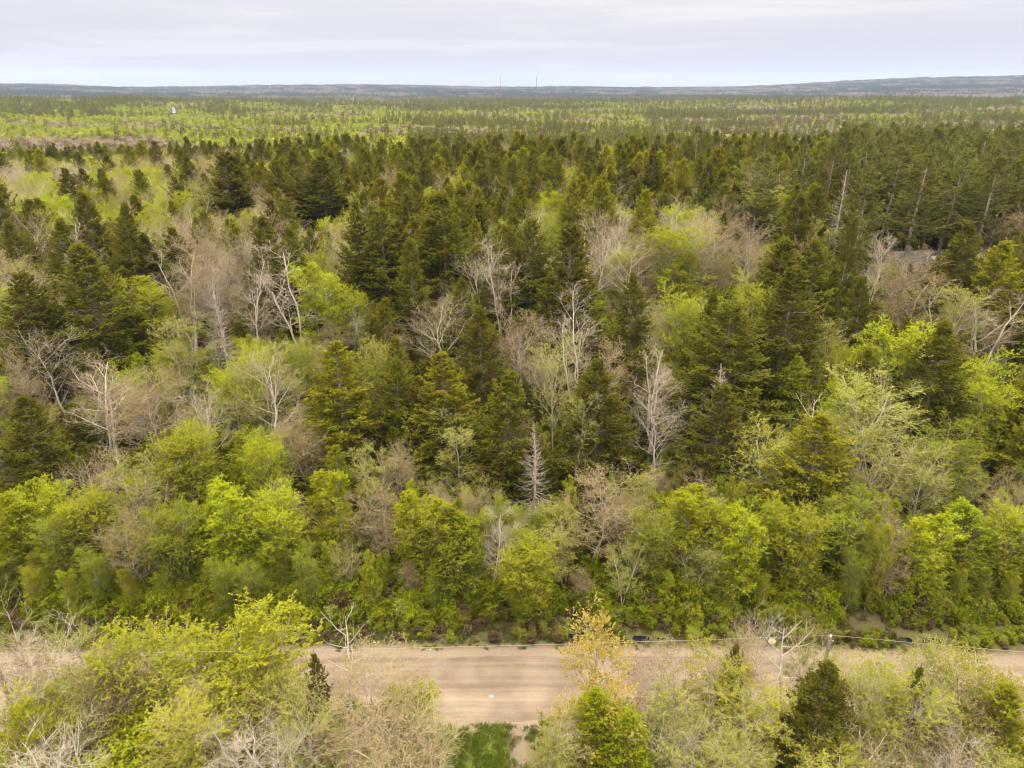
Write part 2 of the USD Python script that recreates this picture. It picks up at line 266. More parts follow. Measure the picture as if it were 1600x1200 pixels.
# standing water in the ditch
wx = np.arange(-60, 60.1, 1.0)
wv = np.concatenate([np.stack([wx, road_y(wx) + 5.2, 0 * wx - 0.62], 1), np.stack([wx, road_y(wx) + 7.9, 0 * wx - 0.62], 1)])
k = np.arange(len(wx) - 1); n_ = len(wx)
m_water = mat('ditch_water', {'p': ('principled_bsdf', {'base_color': (0.006, 0.006, 0.008), 'roughness': 0.06, 'specular_ior_level': 0.35})}, [], surface='p.BSDF')
meta(put('/World/ditch_water', (wv, np.vstack([np.stack([k, k + 1, k + 1 + n_], 1), np.stack([k, k + 1 + n_, k + n_], 1)])), m_water), 'black standing water in the ditch beyond the road', 'water', kind='structure')

def project(x, y, z):
    dy, dz = y, z - CAM_Z
    fw = dy * math.cos(PITCH) - dz * math.sin(PITCH); up = dy * math.sin(PITCH) + dz * math.cos(PITCH)
    return 800 + FOC * x / fw, 600 - FOC * up / fw, fw
def place(px, py, h):
    """Where a thing of height h stands whose top shows at (px, py)."""
    u, v = (px - 800) / FOC, (600 - py) / FOC
    d = np.array([u, math.cos(PITCH) + v * math.sin(PITCH), -math.sin(PITCH) + v * math.cos(PITCH)])
    t = np.concatenate([np.arange(22, 300, 0.25), np.arange(300, 4000, 2.0)])
    f = CAM_Z + t * d[2] - h - hill(t * d[0], t * d[1])
    i = int(np.argmax(f < 0)) if (f < 0).any() else len(t) - 1
    return float(t[i] * d[0]), float(t[i] * d[1])

# ------------------------------------------------------------------ tree prototypes (class prims; every tree in view refers to one of them)
LIB = '/World/tree_library'
stage.CreateClassPrim(LIB)
PROTO = {}                                                      # kind -> list of (path, height, width)
def proto(kind, H, W, parts):
    path = f'{LIB}/{kind}_{len(PROTO.setdefault(kind, [])):02d}'
    UsdGeom.Xform.Define(stage, path)
    for name, vf, m in parts:
        put(f'{path}/{name}', vf, m)
    allv = np.vstack([vf[0] for _, vf, _ in parts])
    H = float(np.percentile(allv[:, 2], 99.8)); up_ = allv[allv[:, 2] > 0.15 * H]
    W = 2.0 * float(np.percentile(np.hypot(up_[:, 0] - np.median(up_[:, 0]), up_[:, 1] - np.median(up_[:, 1])), 90))
    PROTO[kind].append((path, H, W))
def conifer(r, H, W, zb, gap=0.36, nb=7.0, sub=17, bl=5, droop=-8, top=48, blade=(0.24, 0.10), power=0.85, skip=0.0):
    zs, az, u, L = [], [], [], []
    z, a0 = zb, r.random() * 6.28; ph0 = r.random() * 6.28
    while z < H * 0.975:
        uu = (z - zb) / (H - zb); n = max(3, int(round(nb + r.normal(0, 0.8))))
        for i in range(n):
            if r.random() < skip: continue
            zs.append(z + r.normal(0, 0.08)); az.append(a0 + i * 6.283 / n + r.normal(0, 0.25)); u.append(uu)
            L.append(W / 2 * (min((1 - uu) ** power, 2.0 * (1 - uu) ** 1.05) * 0.97 + 0.03) * np.clip(r.normal(0.96, 0.19), 0.4, 1.4) * (0.72 + 0.28 * min(1, uu / 0.14)) * (1 + 0.16 * math.sin(2 * az[-1] + ph0 + z * 0.5) + 0.12 * math.sin(z * 1.9 + ph0)))
        a0 += 1.1; z += gap * (1 - 0.30 * uu) * r.uniform(0.8, 1.2)
    zs, az, u, L = map(np.array, (zs, az, u, L))
    el = np.radians(droop + (top - droop) * u ** 1.3 + r.normal(0, 5, len(u)))
    s = np.linspace(0, 1, 5)
    rad = np.stack([np.cos(az), np.sin(az), 0 * az], 1)
    P = np.stack([0 * zs, 0 * zs, zs], 1)[:, None] + rad[:, None] * (L * np.cos(el))[:, None, None] * s[:, None] + np.array([0, 0, 1.0]) * ((L * np.sin(el))[:, None] * s + L[:, None] * (-0.10 * np.sin(np.pi * s) + 0.12 * s ** 3))[..., None]
    P += r.normal(0, 0.02, P.shape) * L[:, None, None]
    R = (0.010 + 0.014 * L)[:, None] * (1 - 0.8 * s)
    # branchlets, two ranks
    N = len(L); k = np.repeat(np.arange(N), sub); t = 0.18 + 0.82 * r.random(N * sub) ** 0.8
    keep = r.random(N * sub) < np.clip(0.25 + L[k] / (W / 2), 0, 1); k, t = k[keep], t[keep]
    x = np.clip(t, 0, 0.9999) * 4; i = x.astype(int); f = (x - i)[:, None]
    p0 = P[k, i] * (1 - f) + P[k, i + 1] * f; tan = unit(P[k, i + 1] - P[k, i])
    side = unit(np.cross(tan, [0, 0, 1.0])) * r.choice([-1, 1], len(k))[:, None]
    d = unit(tan * 0.75 + side * r.uniform(0.2, 1.0, (len(k), 1)) + np.array([0, 0, 1.0]) * r.normal(-0.05, 0.28, (len(k), 1)))
    ll = (0.42 * (1 - t) * L[k] + 0.16) * r.uniform(0.6, 1.2, len(k))
    w = r.random((len(k), bl))
    p = (p0[:, None] + d[:, None] * (ll[:, None] * w)[..., None]).reshape(-1, 3)
    dd = np.repeat(d, bl, 0) * 0.9 + r.normal(0, 0.5, (len(p), 3))
    hs = np.repeat(0.62 + 0.38 * np.clip(1.6 * (1 - u[k]), 0, 1), bl)
    V = blades(p, dd, hs * blade[0] * r.uniform(0.7, 1.35, len(p)), hs * blade[1] * r.uniform(0.7, 1.3, len(p)), r)
    lead = np.stack([r.normal(0, 0.03, 40), r.normal(0, 0.03, 40), H + 0.25 - 1.1 * r.random(40)], 1)
    V = join([V, blades(lead, np.array([0, 0, 0.9]) + r.normal(0, 0.45, (40, 3)), 0.20, 0.06, r)])
    return P, R, V
def stem(r, H, r0, K=9, wob=0.012, lean=0.0, top=0.02):
    s = np.linspace(0, 1, K); a = r.random() * 6.28
    off = np.cumsum(r.normal(0, wob, (K, 2)), 0) * H * 0.5
    off -= off[0]
    P = np.stack([off[:, 0] + lean * H * s ** 1.4 * math.cos(a), off[:, 1] + lean * H * s ** 1.4 * math.sin(a), -0.3 + (H + 0.3) * s], 1)
    return P[None], (r0 * (1 - s) ** 0.8 + top)[None]
def make_spruce(kind, r, H, W, zb, needles, bark='bark_grey', **k):
    P, R, V = conifer(r, H, W, zb, **k)
    tp, tr = stem(r, H * 0.98, 0.012 * H, wob=0.0)
    dead = spawn(r, tp, tr, 22, 0.05, max(0.08, zb / H + 0.05), 85, (0.05, 0.10), 0.14, up=-0.1)
    proto(kind, H, W, [('trunk', tubes(tp, tr, 7), M[bark]), ('branches', join([tubes(P, R, 3), tubes(*dead, 3)]), M['bark_brown']), ('crown', V, M[needles])])
r = np.random.default_rng(11)
for i, (H, W, zb, nd) in enumerate([(16, 7.2, 1.0, 'needle_olive'), (17, 7.8, 3.5, 'needle_olive'), (15, 6.2, 1.2, 'needle_dark'), (18, 8.2, 5.0, 'needle_dark'), (15, 7.0, 0.8, 'needle_gold'), (17, 7.2, 2.0, 'needle_olive')]):
    make_spruce('spruce', r, H, W, zb, nd, skip=0.06 + 0.06 * (i % 3), power=0.62 + 0.12 * (i % 2), blade=(0.29, 0.125))
for H, W, nd in ((15, 7.2, 'needle_gold'), (17, 7.4, 'needle_gold')):
    make_spruce('gold', r, H, W, 1.0, nd, skip=0.08, power=0.66, blade=(0.28, 0.12))
for H, W, nd in ((10, 4.6, 'needle_bright'), (9, 4.4, 'needle_bright')):
    make_spruce('fir', r, H, W, 0.5, nd, gap=0.30, power=0.62, blade=(0.2, 0.09))
for H, W in ((20, 8.0), (19, 7.0), (21, 8.5)):
    P, R, V = conifer(r, H, W, H * 0.38, gap=0.66, nb=6, sub=20, bl=9, droop=4, top=40, blade=(0.30, 0.09), power=0.55, skip=0.10)
    tp, tr = stem(r, H * 0.98, 0.22, wob=0.004)
    dead = spawn(r, tp, tr, 34, 0.1, 0.5, 84, (0.07, 0.16), 0.16, up=-0.15)
    proto('pine', H, W, [('trunk', tubes(tp, tr, 7), M['bark_grey']), ('branches', join([tubes(P, R * 0.8, 3), tubes(dead[0], dead[1] * 0.7, 3)]), M['bark_brown']), ('crown', V, M['needle_pine'])])
for H, W in ((15, 3.8), (13, 3.2)):
    P, R, V = conifer(r, H, W, 2.0, gap=0.42, nb=6, sub=4, bl=1, skip=0.25, droop=-14)
    tp, tr = stem(r, H, 0.095, wob=0.005)
    tw = spawn(r, P, R, 8, 0.2, 1.0, 48, (0.25, 0.5), 0.5, up=-0.1, K=3, flat=0.7)
    proto('deadspruce', H, W, [('trunk', tubes(tp, tr, 6), M['bark_grey']), ('branches', tubes(P, R, 3), M['bark_grey']), ('twigs', tubes(*tw, 3), M['bark_grey'])])

def broadleaf(kind, r, H, W, bark, twigbark, leaf=None, stems=1, cb=0.3, nl=15, ang=48, up=0.22, m1=7, m2=6, fine=4, nleaf=9, size=0.17, shape='oval', fall=0.04, r0=None, flat=0.25, rt=1.0, limbk=0.42):
    T, TR, LI, LR = [], [], [], []
    for k_ in range(stems):
        Hk = H * (1 if k_ == 0 else r.uniform(0.72, 0.97))
        tp, tr = stem(r, Hk, (r0 or 0.0085 * H) * (1 if stems == 1 else 0.75), wob=0.016, lean=(fall if stems == 1 else r.uniform(0.08, 0.24) * min(1.0, W / H * 1.6)))
        T.append(tp); TR.append(tr)
        n = max(5, int(nl / stems ** 0.55))
        u = (np.arange(n) + r.random(n)) / n * 0.96
        t = cb + (1 - cb) * u
        x = np.clip(t, 0, 0.9999) * 8; i = x.astype(int); f = (x - i)[:, None]
        p0 = tp[0, i] * (1 - f) + tp[0, i + 1] * f
        if shape == 'oval': e = np.sqrt(np.clip(1 - ((u - 0.36) / 0.70) ** 2, 0.03, 1))
        elif shape == 'flat': e = np.sqrt(np.clip(1 - ((u - 0.55) / 0.62) ** 2, 0.05, 1))
        elif shape == 'cone': e = (1 - u) ** 0.7 * 0.95 + 0.08
        else: e = 0.55 + 0.45 * np.sin(np.pi * np.clip(u + 0.1, 0, 1))
        an = np.radians(np.clip(ang + 22 * (0.5 - u) + r.normal(0, 8, n), 12, 100))
        L = W / 2 * e * r.uniform(0.75, 1.15, n) / np.maximum(np.sin(an), 0.5) * (1 if stems == 1 else 0.62)
        az = r.random() * 6.28 + np.arange(n) * 2.4 + r.normal(0, 0.35, n)
        d = np.stack([np.cos(az) * np.sin(an), np.sin(az) * np.sin(an), np.cos(an)], 1)
        s = np.linspace(0, 1, 6)
        P = p0[:, None] + d[:, None] * (L[:, None] * s)[..., None] + np.array([0, 0, 1.0]) * (up * L[:, None] * s ** 2)[..., None] + np.cumsum(r.normal(0, 0.035, (n, 6, 3)), 1) * L[:, None, None] * s[:, None]
        Rr = np.interp(t, np.linspace(0, 1, 9), tr[0])[:, None] * limbk * (1 - 0.8 * s) + 0.007
        LI.append(P); LR.append(Rr)
    T, TR, LI, LR = np.concatenate(T), np.concatenate(TR), np.concatenate(LI), np.concatenate(LR)
    S, SR = spawn(r, LI, LR, m1, 0.18, 1.0, 44, (0.34, 0.72), 0.5, up=up * 0.6, K=4, flat=flat, rmin=0.008)
    Tw, TwR = spawn(r, S, SR, m2, 0.15, 1.0, 40, (0.45, 0.95), 0.6, up=0.12, K=3, flat=flat, rmin=0.006 * rt)
    parts = [('trunk', tubes(T, TR, 7), M[bark]), ('limbs', join([tubes(LI, LR, 5), tubes(S, SR, 4)]), M[bark])]
    tw = [tubes(Tw, TwR, 3)]
    if fine:
        F, FR = spawn(r, Tw, TwR, fine, 0.2, 1.0, 42, (0.4, 0.9), 0.8, up=0.1, K=2, rmin=0.006 * rt)
        tw.append(tubes(F, FR * 0.8, 3))
    parts.append(('twigs', join(tw), M[twigbark]))
    if leaf:
        src = Tw if not fine or nleaf > 5 else F
        p, d = along(r, src, nleaf, 0.1)
        p = p + r.normal(0, 0.035, p.shape)
        dd = d * 0.7 + r.normal(0, 0.6, p.shape) + [0, 0, -0.1]
        parts.append(('foliage', blades(p, dd, size * r.uniform(0.6, 1.35, len(p)), size * 0.62 * r.uniform(0.7, 1.3, len(p)), r, fold=0.15), M[leaf]))
    proto(kind, H, W, parts)
for i, (H, W, lf, st, shp) in enumerate([(9.5, 4.4, 'leaf_lime', 3, 'cone'), (10, 4.2, 'leaf_lime', 2, 'cone'), (10, 4.4, 'leaf_green', 4, 'oval'), (9, 4.4, 'leaf_lime', 5, 'vase'), (10, 4.0, 'leaf_green', 2, 'cone'), (10, 4.2, 'leaf_lime', 3, 'cone')]):
    broadleaf('edge', r, H, W, 'bark_grey', 'bark_brown', lf, stems=st, cb=0.12, nl=28, ang=34, up=0.36, m1=8, m2=7, fine=0, nleaf=12, size=0.105, shape=shp, flat=0.3)
for i, (H, W, lf) in enumerate([(13, 6.2, 'leaf_lime'), (14, 6.6, 'leaf_lime'), (13, 5.6, 'leaf_green')]):
    broadleaf('lime', r, H, W, 'bark_grey', 'bark_brown', lf, stems=1 + i % 2, cb=0.28, nl=26, ang=46, up=0.2, m1=8, m2=7, fine=0, nleaf=11, size=0.15)
for i, (H, W, lf, st) in enumerate([(13, 5.5, 'leaf_pale', 1), (12, 6.0, 'leaf_pale', 3), (14, 5.0, 'leaf_pale', 2), (12, 5.5, 'leaf_yellow', 2)]):
    broadleaf('budding', r, H, W, 'bark_white' if i % 2 else 'bark_grey', 'bark_straw', lf, stems=st, cb=0.3, nl=18, ang=44, m1=7, m2=6, fine=2, nleaf=9, size=0.125)
for i, (H, W, st, shp, bk) in enumerate([(14, 6.5, 1, 'flat', 'bark_pale'), (13, 6.0, 2, 'oval', 'bark_pale'), (14, 5.0, 3, 'vase', 'bark_pale'), (12, 6.5, 2, 'flat', 'bark_white'), (15, 5.0, 1, 'oval', 'bark_white')]):
    broadleaf('bare', r, H, W, bk, 'twig_pink' if i % 2 == 0 else 'twig_grey', None, stems=st, cb=0.35, nl=15, ang=44, up=0.25, m1=6, m2=6, fine=3, shape=shp, rt=1.25, limbk=0.40)
for i, (H, W) in enumerate([(13, 6.0), (12, 6.5)]):
    broadleaf('rusty', r, H, W, 'bark_grey', 'twig_pink', 'leaf_rust', stems=1 + i, cb=0.33, nl=17, ang=50, m1=7, m2=7, fine=2, nleaf=4, size=0.12, rt=1.3)
for i, (H, W, st) in enumerate([(15, 4.6, 2), (14, 5.5, 1), (15, 4.5, 3)]):
    broadleaf('birch', r, H, W, 'bark_white', 'twig_grey', None, stems=st, cb=0.42, nl=13, ang=38, up=0.3, m1=6, m2=6, fine=2, shape='vase', rt=1.25, r0=0.09, limbk=0.36)
broadleaf('orange', r, 11, 4.6, 'bark_grey', 'bark_straw', 'leaf_orange', stems=1, cb=0.25, nl=16, ang=48, m1=7, m2=6, fine=0, nleaf=9, size=0.17, flat=0.5)
broadleaf('willow', r, 11, 6.0, 'bark_straw', 'bark_straw', 'leaf_yellow', stems=4, cb=0.15, nl=26, ang=42, up=0.3, m1=7, m2=6, fine=0, nleaf=11, size=0.145, shape='oval')
broadleaf('willow', r, 10, 5.5, 'bark_grey', 'bark_straw', 'leaf_yellow', stems=3, cb=0.15, nl=24, ang=45, up=0.3, m1=7, m2=6, fine=0, nleaf=13, size=0.145, shape='oval')
broadleaf('willow', r, 10, 5.5, 'bark_straw', 'bark_straw', 'leaf_yellow', stems=4, cb=0.2, nl=24, ang=40, up=0.3, m1=7, m2=6, fine=1, nleaf=6, size=0.125, shape='vase')
broadleaf('snag', r, 13, 3.5, 'bark_white', 'bark_white', None, stems=1, cb=0.6, nl=9, ang=62, up=0.3, m1=3, m2=2, fine=0, shape='oval', r0=0.13)
broadleaf('brush', r, 6.5, 4.5, 'bark_straw', 'bark_straw', 'leaf_brush', stems=7, cb=0.2, nl=22, ang=28, up=0.2, m1=6, m2=5, fine=0, nleaf=2, size=0.08, shape='vase', r0=0.05, rt=1.4)
broadleaf('brush', r, 6.0, 4.5, 'bark_straw', 'twig_pink', 'leaf_pale', stems=7, cb=0.2, nl=22, ang=30, up=0.2, m1=6, m2=5, fine=0, nleaf=2, size=0.08, shape='vase', r0=0.05, rt=1.4)
broadleaf('bush', r, 4.2, 4.4, 'bark_straw', 'bark_brown', 'leaf_lime', stems=5, cb=0.05, nl=30, ang=55, m1=6, m2=5, fine=0, nleaf=9, size=0.15, r0=0.05)
# undergrowth
for lf, H, W in (('leaf_green', 2.4, 2.6), ('leaf_lime', 2.0, 2.4), ('leaf_brush', 1.8, 2.6), ('leaf_pale', 2.6, 2.6)):
    broadleaf('under', r, H, W, 'bark_brown', 'bark_brown', lf, stems=3, cb=0.08, nl=14, ang=55, m1=5, m2=4, fine=0, nleaf=6, size=0.17, r0=0.03)
make_spruce('under', r, 3.2, 2.0, 0.2, 'needle_dark', gap=0.25, sub=8, bl=4)
# far trees, light meshes
def far_conifer(r, H, W, n=150):
    u = r.random(n) ** 0.8; a = r.random(n) * 6.28; rr = W / 2 * (1 - u) ** 0.8 * r.uniform(0.15, 0.75, n)
    p = np.stack([np.cos(a) * rr, np.sin(a) * rr, 1.0 + u * (H - 1.6)], 1)
    d = np.stack([np.cos(a), np.sin(a), r.normal(0.1, 0.35, n)], 1)
    return blades(p, d, (0.5 + 1.0 * (1 - u)) * r.uniform(0.7, 1.2, n), 0.55 + 0.35 * (1 - u), r)
def far_round(r, H, W, n=170):
    d = unit(r.normal(size=(n, 3))); d[:, 2] = np.abs(d[:, 2]) * 1.1 - 0.25
    p = d * [W / 2, W / 2, H * 0.33] * r.uniform(0.45, 0.95, (n, 1)) + [0, 0, H * 0.62]
    return blades(p, r.normal(size=(n, 3)), r.uniform(0.6, 1.2, n), r.uniform(0.5, 0.9, n), r)
def far_bare(r, H, W, n=130):
    d = unit(r.normal(size=(n, 3)) * [1, 1, 0.5] + [0, 0, 1.2])
    p = np.stack([r.normal(0, W * 0.14, n), r.normal(0, W * 0.14, n), H * r.uniform(0.3, 0.75, n)], 1)
    return blades(p, d, r.uniform(1.2, 2.6, n), r.uniform(0.10, 0.22, n), r)
def far_trunk(H, R): return tubes(np.array([[[0, 0, -0.3], [0, 0, H * 0.5], [0, 0, H * 0.9]]]), np.array([[R, R * 0.7, R * 0.2]]), 5)
for H, W, nd in ((15, 6.8, 'needle_olive'), (16, 6.4, 'needle_dark'), (14, 7.2, 'needle_olive')):
    proto('far_spruce', H, W, [('trunk', far_trunk(H, 0.2), M['bark_brown']), ('crown', far_conifer(r, H, W), M[nd])])
for H, W, nd in ((12, 6.0, 'leaf_lime'), (13, 6.5, 'leaf_green'), (12, 5.5, 'leaf_pale')):
    proto('far_lime', H, W, [('trunk', far_trunk(H, 0.16), M['bark_grey']), ('crown', far_round(r, H, W), M[nd])])
for H, W, nd in ((13, 5.0, 'leaf_brush'), (13, 5.5, 'twig_pink')):
    proto('far_bare', H, W, [('trunk', far_trunk(H, 0.18), M['bark_grey']), ('crown', join([far_bare(r, H, W), far_bare(r, H, W)]), M[nd])])

# ------------------------------------------------------------------ the trees one can tell apart
KIND = {  # species code: (prototypes, prim name, category, plain word)
    'SP': ('spruce', 'spruce_tree', 'spruce', 'dark spruce'), 'GS': ('gold', 'spruce_tree', 'spruce', 'golden olive spruce'), 'FI': ('fir', 'fir_tree', 'fir', 'bright green fir'),
    'PI': ('pine', 'pine_tree', 'pine', 'tall grey green pine'), 'DS': ('deadspruce', 'dead_spruce', 'dead tree', 'dead grey spruce'),
    'ED': ('edge', 'leafing_tree', 'young tree', 'lime green leafy young tree'), 'LM': ('lime', 'leafing_tree', 'broadleaf tree', 'lime green leafy tree'),
    'BD': ('budding', 'budding_tree', 'broadleaf tree', 'pale yellow green budding tree'), 'BA': ('bare', 'bare_tree', 'bare tree', 'bare brown twiggy tree'),
    'RU': ('rusty', 'budding_tree', 'broadleaf tree', 'rusty pink budding tree'), 'BI': ('birch', 'birch_tree', 'birch', 'bare white stemmed birch'),
    'OR': ('orange', 'maple_tree', 'maple', 'orange leafed maple'), 'WI': ('willow', 'willow_tree', 'willow', 'yellow green willow'), 'SN': ('snag', 'dead_snag', 'dead tree', 'bleached dead snag'),
    'BR': ('brush', 'alder_shrub', 'shrub', 'straw coloured stemmy shrub'), 'BU': ('bush', 'leafy_bush', 'bush', 'round lime bush'),
}
